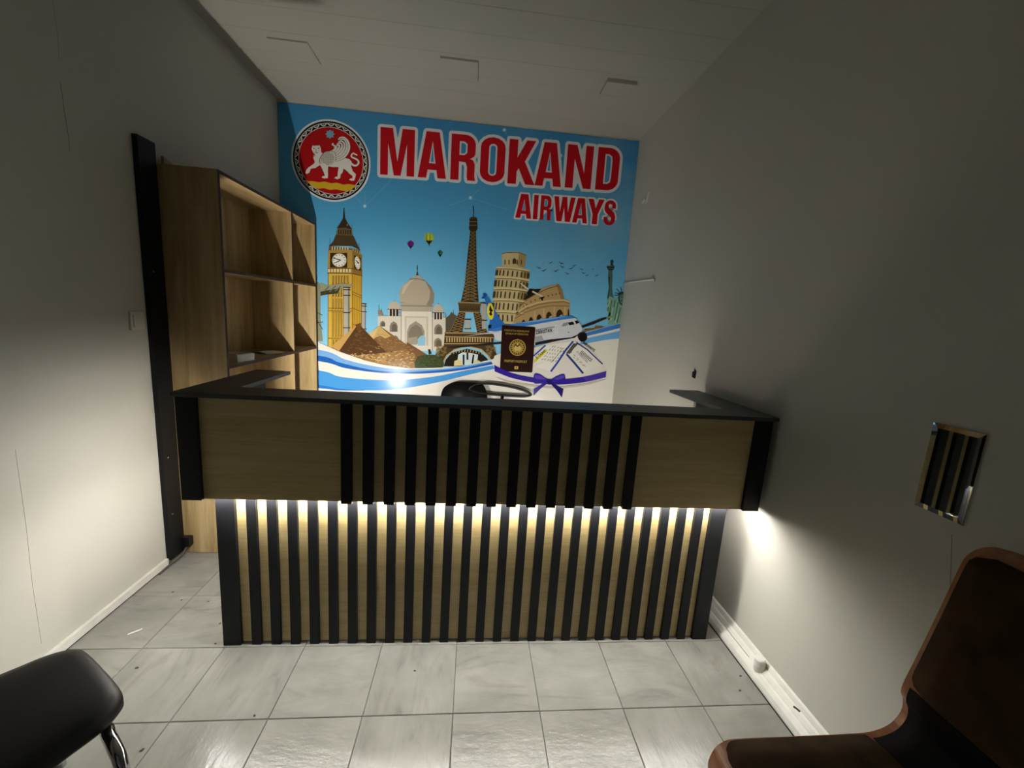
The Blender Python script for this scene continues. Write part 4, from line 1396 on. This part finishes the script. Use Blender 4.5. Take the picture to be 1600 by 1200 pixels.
Vi, Vd, Vl = '#35239a', '#241770', '#5a46b8'
a.poly([(205, 790), (330, 830), (580, 870), (720, 885), (880, 880), (1080, 850), (1265, 810), (1265, 820), (1080, 872), (880, 900), (700, 900), (500, 880), (330, 850)], '#c9c2b4')
t = [(p.x, p.y) for p in smooth_line([(197, 676, 0), (330, 740, 0), (450, 775, 0), (580, 797, 0), (720, 812, 0), (880, 812, 0), (1080, 785, 0), (1272, 735, 0)], 5)]
b = [(p.x, p.y) for p in smooth_line([(202, 738, 0), (330, 790, 0), (450, 822, 0), (580, 846, 0), (720, 862, 0), (880, 862, 0), (1080, 838, 0), (1266, 795, 0)], 5)]
a.poly(t + b[::-1], Vi)
a.poly([(1050, 792), (1180, 765), (1272, 735), (1266, 795), (1080, 838)], '#4a35a8')
a.poly([(690, 835), (640, 868), (576, 905), (575, 970), (640, 905), (712, 850)], Vi)
a.poly([(735, 835), (790, 868), (860, 905), (846, 990), (800, 925), (730, 850)], Vd); a.lay -= 1
a.poly([(574, 790), (590, 756), (640, 766), (690, 800), (725, 822), (690, 848), (640, 855), (580, 852)], Vi, sm=3)
a.poly([(735, 822), (790, 785), (840, 764), (872, 766), (880, 812), (872, 848), (810, 860), (760, 850)], Vi, sm=3); a.lay -= 1
a.poly([(590, 770), (640, 780), (690, 812), (640, 815), (590, 805)], Vl, sm=3)
a.poly([(770, 812), (830, 780), (866, 775), (866, 800), (810, 818)], Vl, sm=3); a.lay -= 1
a.poly([(700, 816), (738, 812), (752, 835), (742, 862), (712, 862), (698, 840)], Vd, sm=3)
a.done()

# ---- round emblem with the winged cat
a = Print('emblem', 420, 140, 5.3333, 4)
EX, EZ = -1.2205, 2.6435
def disc(r, col, n=64):
    a.raw([[(EX + r * math.cos(2 * math.pi * i / n), EZ + r * math.sin(2 * math.pi * i / n)) for i in range(n)]], col)
disc(0.314, '#dfe9f0'); disc(0.300, '#1b1b1f'); disc(0.287, '#e6e2da'); disc(0.283, '#1b1b1f')
n = 30
for k in range(n):
    t0 = 2 * math.pi * k / n
    q = 2 * math.pi / n
    pt = lambda r, t: (EX + r * math.cos(t), EZ + r * math.sin(t))
    a.raw([[pt(.281, t0), pt(.281, t0 + q * .22), pt(.262, t0 + q * .60), pt(.262, t0 + q * .38)]], '#e6e2da'); a.lay -= 1
    a.raw([[pt(.281, t0 + q * .78), pt(.281, t0 + q), pt(.262, t0 + q * .62), pt(.262, t0 + q * .40)]], '#e6e2da'); a.lay -= 1
    a.raw([[pt(.279, t0 + q * .40), pt(.279, t0 + q * .60), pt(.272, t0 + q * .5)]], '#c9c4ba'); a.lay -= 1
a.lay += 1
disc(0.2585, '#e6e2da'); disc(0.254, '#b51a1f')
# wavy golden ground
a.poly([(322, 768), (370, 764), (420, 772), (470, 768), (520, 780), (570, 776), (620, 792), (665, 788), (722, 800), (690, 832), (655, 846), (610, 842), (560, 832), (510, 836), (460, 822), (410, 826), (370, 806)], '#dcb32c', sm=3)
# eight-pointed star
sc = (511, 372)
a.poly([(sc[0] + (40 if i % 2 == 0 else 27) * math.cos(i * math.pi / 8), sc[1] + (40 if i % 2 == 0 else 27) * math.sin(i * math.pi / 8)) for i in range(16)], '#7fb3cc')
Wh, Li = '#ece8df', '#2a2526'
body = [(375, 545), (395, 548), (440, 525), (500, 560), (560, 585), (630, 568), (672, 580), (690, 600), (686, 640), (700, 680), (726, 705), (722, 730), (712, 758), (690, 760), (668, 752), (680, 742), (698, 738), (698, 720), (665, 696), (640, 672), (622, 660), (616, 690), (600, 706), (594, 738), (572, 748), (545, 738), (556, 728), (574, 724), (576, 690), (582, 650), (545, 648), (498, 640), (494, 690), (492, 738), (462, 742), (442, 734), (448, 722), (466, 718), (456, 690), (440, 655), (425, 630), (395, 652), (350, 660), (340, 690), (318, 704), (306, 696), (312, 672), (330, 650), (372, 622), (385, 605), (372, 570)]
a.poly([(375 + (x - 375) * 1.0, y_) for x, y_ in body], Wh)
a.lines([[(425, 630), (440, 655), (456, 690), (466, 718)], [(545, 648), (582, 650)], [(622, 660), (640, 672), (665, 696)], [(395, 652), (425, 636)], [(498, 640), (494, 690)]], 4, Li)
# tail
a.line([(684, 610), (705, 630), (730, 632), (748, 612), (742, 590), (718, 575), (692, 562), (690, 545), (705, 532), (722, 540), (738, 548)], 18, Wh, sm=5, w2=10)
a.line([(690, 606), (712, 622), (730, 622), (738, 608), (730, 594), (706, 578)], 3, Li, sm=4)
# head
a.poly([(360, 480), (364, 460), (378, 468), (410, 466), (424, 460), (430, 474), (436, 500), (438, 524), (420, 540), (400, 550), (384, 542), (370, 522), (358, 500)], Wh)
a.lines([[(360, 482), (364, 462), (378, 470)], [(412, 468), (424, 462), (430, 478)], [(370, 486), (384, 494)], [(408, 490), (424, 486)], [(396, 496), (392, 516), (402, 518)], [(382, 526), (396, 530), (410, 524)], [(384, 542), (378, 560)]], 4, Li)
a.ell(380, 492, 6, 3.4, Li, n=8); a.ell(416, 490, 6, 3.4, Li, n=8)
# wing: patterned shoulder and curling feathers
a.poly([(428, 620), (424, 590), (436, 556), (470, 520), (510, 514), (545, 520), (556, 570), (545, 610), (520, 632), (490, 636), (460, 612)], '#d9d3c8', sm=3)
rr = random.Random(5)
for gy in range(8):
    for gx in range(9):
        cx, cy = 432 + gx * 14.5 + (gy % 2) * 7, 530 + gy * 13.5
        if ((cx - 490) / 56) ** 2 + ((cy - 575) / 52) ** 2 > 1:
            continue
        a.ell(cx, cy, 5.6, 5.2, '#3b3637', 0, 8); a.lay -= 1
a.lay += 1
for gy in range(8):
    for gx in range(9):
        cx, cy = 432 + gx * 14.5 + (gy % 2) * 7, 530 + gy * 13.5
        if ((cx - 490) / 56) ** 2 + ((cy - 575) / 52) ** 2 > 1:
            continue
        a.ell(cx + .5, cy + .5, 3.4, 3.0, '#f1ede4', 0, 6); a.lay -= 1
a.lay += 1
a.line([(428, 620), (424, 590), (436, 556), (470, 520), (510, 514)], 4, Li, sm=4)
fe = [[(560, 590), (630, 560), (668, 500), (664, 440), (630, 402), (596, 402), (580, 420)],
      [(556, 575), (615, 548), (650, 495), (648, 445), (622, 414), (592, 420)],
      [(552, 560), (600, 535), (630, 490), (630, 452), (606, 430), (580, 440)],
      [(546, 545), (584, 522), (610, 486), (610, 458), (590, 446), (566, 460)],
      [(540, 530), (570, 508), (588, 480), (586, 464), (566, 470), (545, 486)],
      [(530, 520), (552, 500), (562, 480), (548, 470), (530, 458), (540, 448)]]
for f_ in fe:
    a.line(f_, 27, Li, sm=5, w2=12)
    a.line(f_, 22, Wh, sm=5, w2=8)
a.line([(512, 516), (545, 522), (558, 560), (552, 600)], 9, '#e4dccd', sm=4)
a.line([(516, 516), (549, 522), (562, 560), (556, 600)], 3, Li, sm=4)
a.done('round red emblem with a white winged cat over a golden ground')

# ---- the lettering
def stroke_glyph(ch, w_):
    """outer and hole loops in a unit-height box; x runs 0..1 of the letter width"""
    s_ = 0.30
    def arc(cx, cy, rx, ry, a0, a1, n_=8):
        return [(cx + rx * math.cos(math.radians(a0 + (a1 - a0) * i / n_)), cy + ry * math.sin(math.radians(a0 + (a1 - a0) * i / n_))) for i in range(n_ + 1)]
    v = 0.155
    if ch == 'M':
        s2 = .225
        return [[(0, 0), (0, 1), (.36, 1), (.5, .30), (.64, 1), (1, 1), (1, 0), (1 - s2, 0), (1 - s2, .68), (.60, 0), (.40, 0), (s2, .68), (s2, 0)]]
    if ch == 'A':
        return [[(0, 0), (.27, 1), (.73, 1), (1, 0), (.70, 0), (.655, .18), (.345, .18), (.30, 0)], [(.385, .32), (.5, .80), (.615, .32)]]
    if ch == 'R':
        o_ = [(0, 0), (0, 1), (.52, 1)] + arc(.58, .78, .42, .22, 90, 0)[1:] + [(1, .66)] + arc(.70, .62, .30, .14, 0, -75)[1:] + [(.92, .45), (.99, .36), (.99, .10), (1.03, 0), (.70, 0), (.67, .08), (.67, .30), (.60, .40), (.34, .41), (.34, 0)]
        return [o_, [(.34, .555), (.34, .85), (.54, .85), (.66, .80), (.66, .61), (.55, .555)]]
    if ch == 'O':
        ou = arc(.5, .78, .5, .22, 0, 180) + arc(.5, .22, .5, .22, 180, 360)
        inn = arc(.5, .77, .165, .085, 0, 180) + arc(.5, .23, .165, .085, 180, 360)
        return [ou, inn]
    if ch == 'K':
        return [[(0, 0), (0, 1), (.33, 1), (.33, .60), (.66, 1), (1.0, 1), (.62, .52), (1.04, 0), (.68, 0), (.40, .36), (.33, .28), (.33, 0)]]
    if ch == 'N':
        return [[(0, 0), (0, 1), (.36, 1), (.70, .36), (.70, 1), (1, 1), (1, 0), (.70, 0), (.30, .68), (.30, 0)]]
    if ch == 'D':
        ou = [(0, 0), (0, 1), (.52, 1)] + arc(.52, .76, .48, .24, 90, 0)[1:] + arc(.52, .24, .48, .24, 0, -90)
        return [ou, [(.34, .15), (.34, .85), (.52, .85), (.64, .80), (.67, .70), (.67, .30), (.64, .20), (.52, .15)]]
    if ch == 'I':
        return [[(0, 0), (0, 1), (1, 1), (1, 0)]]
    if ch == 'W':
        return [[(.18, 0), (0, 1), (.22, 1), (.31, .38), (.39, 1), (.61, 1), (.69, .38), (.78, 1), (1, 1), (.82, 0), (.58, 0), (.5, .58), (.42, 0)]]
    if ch == 'Y':
        return [[(.34, 0), (.34, .40), (0, 1), (.34, 1), (.5, .64), (.66, 1), (1, 1), (.66, .40), (.66, 0)]]
    if ch == 'S':
        ou = arc(.5, .22, .5, .22, 180, 360) + [(1, .36), (.90, .50), (.62, .62), (.40, .70), (.34, .76)] + [(.36, .83), (.50, .86), (.64, .82), (.66, .68), (.98, .68)] + arc(.5, .78, .49, .22, 0, 180) + [(0, .66), (.08, .54), (.34, .42), (.60, .32), (.66, .25), (.62, .17), (.50, .14), (.38, .17), (.34, .33), (0, .33)]
        return [ou]
    return []


a = Print('lettering', base=6)
def grow(loop, wd):
    """offset a closed loop outwards (holes inwards) with clipped mitres"""
    ar = sum(p[0] * q[1] - q[0] * p[1] for p, q in zip(loop, loop[1:] + loop[:1]))
    L_ = [Vector(p) for p in (loop if ar > 0 else loop[::-1])]
    n_ = len(L_)
    out = []
    for i in range(n_):
        d0 = (L_[i] - L_[i - 1]); d1 = (L_[(i + 1) % n_] - L_[i])
        if d0.length < 1e-6: d0 = d1
        if d1.length < 1e-6: d1 = d0
        d0.normalize(); d1.normalize()
        n0, n1 = Vector((d0.y, -d0.x)), Vector((d1.y, -d1.x))
        m = n0 + n1
        if m.length < 0.3:
            out += [tuple(L_[i] + (n0 + d0) * wd), tuple(L_[i] + (n1 - d1) * wd)]
            continue
        m.normalize()
        c_ = max(0.45, m.dot(n0))
        if d0.x * d1.y - d0.y * d1.x > 0 and m.dot(n0) < 0.85 and wd > 0:      # round the outer corners
            out += [tuple(L_[i] + n0 * wd), tuple(L_[i] + m * wd), tuple(L_[i] + n1 * wd)]
        else:
            out.append(tuple(L_[i] + m * (wd / c_)))
    return out


def word(letters, zfun, wd):
    for ch, x0, x1 in letters:
        loops = []
        for k_, lp in enumerate(stroke_glyph(ch, x1 - x0)):
            loop = []
            for u, v in lp:
                X = x0 + (x1 - x0) * u
                z0, z1 = zfun(X)
                loop.append((X, z0 + (z1 - z0) * v))
            loops.append(loop)
        edge = loops[0]
        if ch in BACK:
            edge = [(x0 + (x1 - x0) * u, zfun(x0 + (x1 - x0) * u)[0] * (1 - v) + zfun(x0 + (x1 - x0) * u)[1] * v) for u, v in BACK[ch]]
        if ch == 'R' and x1 - x0 < .12:
            i_ = len(edge) - 6
            edge = edge[:i_ + 1] + [edge[-1]]
        a.raw([grow(edge, wd)] + [grow(h, -wd * (.55 if x1 - x0 > .15 else .3)) for h in loops[1:]], '#dfe2e4')
        loops_all.append(loops)
    for k_, loops in enumerate(loops_all):
        a.jit = 8e-6 * k_
        a.raw(loops, '#c01722'); a.lay -= 1
    a.jit = 0.0
    a.lay += 2
    loops_all.clear()


loops_all = []
# simpler backing shapes where the notches are too narrow to keep an open outline
BACK = {'M': [(0, 0), (0, 1), (.36, 1), (.5, .66), (.64, 1), (1, 1), (1, 0)], 'W': [(.18, 0), (0, 1), (1, 1), (.82, 0)],
        'N': [(0, 0), (0, 1), (.36, 1), (.53, .74), (.70, 1), (1, 1), (1, 0), (.70, 0), (.47, .28), (.30, 0)],
        'K': [(0, 0), (0, 1), (.33, 1), (.42, .80), (.66, 1), (1, 1), (.62, .52), (1.04, 0), (.68, 0), (.44, .22), (.33, 0)],
        'Y': [(.34, 0), (.34, .40), (0, 1), (.34, 1), (.5, .88), (.66, 1), (1, 1), (.66, .40), (.66, 0)]}
word([('M', -.829, -.551), ('A', -.522, -.287), ('R', -.252, -.048), ('O', -.006, .203), ('K', .232, .458), ('A', .468, .698), ('N', .732, .961), ('D', 1.0, 1.198)],
     lambda X: (2.577 + (X + .83) * .024, 2.940 + (X + .83) * .014), 0.0235)
word([('A', .319, .459), ('I', .472, .512), ('R', .533, .627), ('W', .648, .836), ('A', .822, .956), ('Y', .950, 1.096), ('S', 1.102, 1.206)],
     lambda X: (2.331 + (X - .32) * .004, 2.528 + (X - .32) * .020), 0.0145)
a.done()
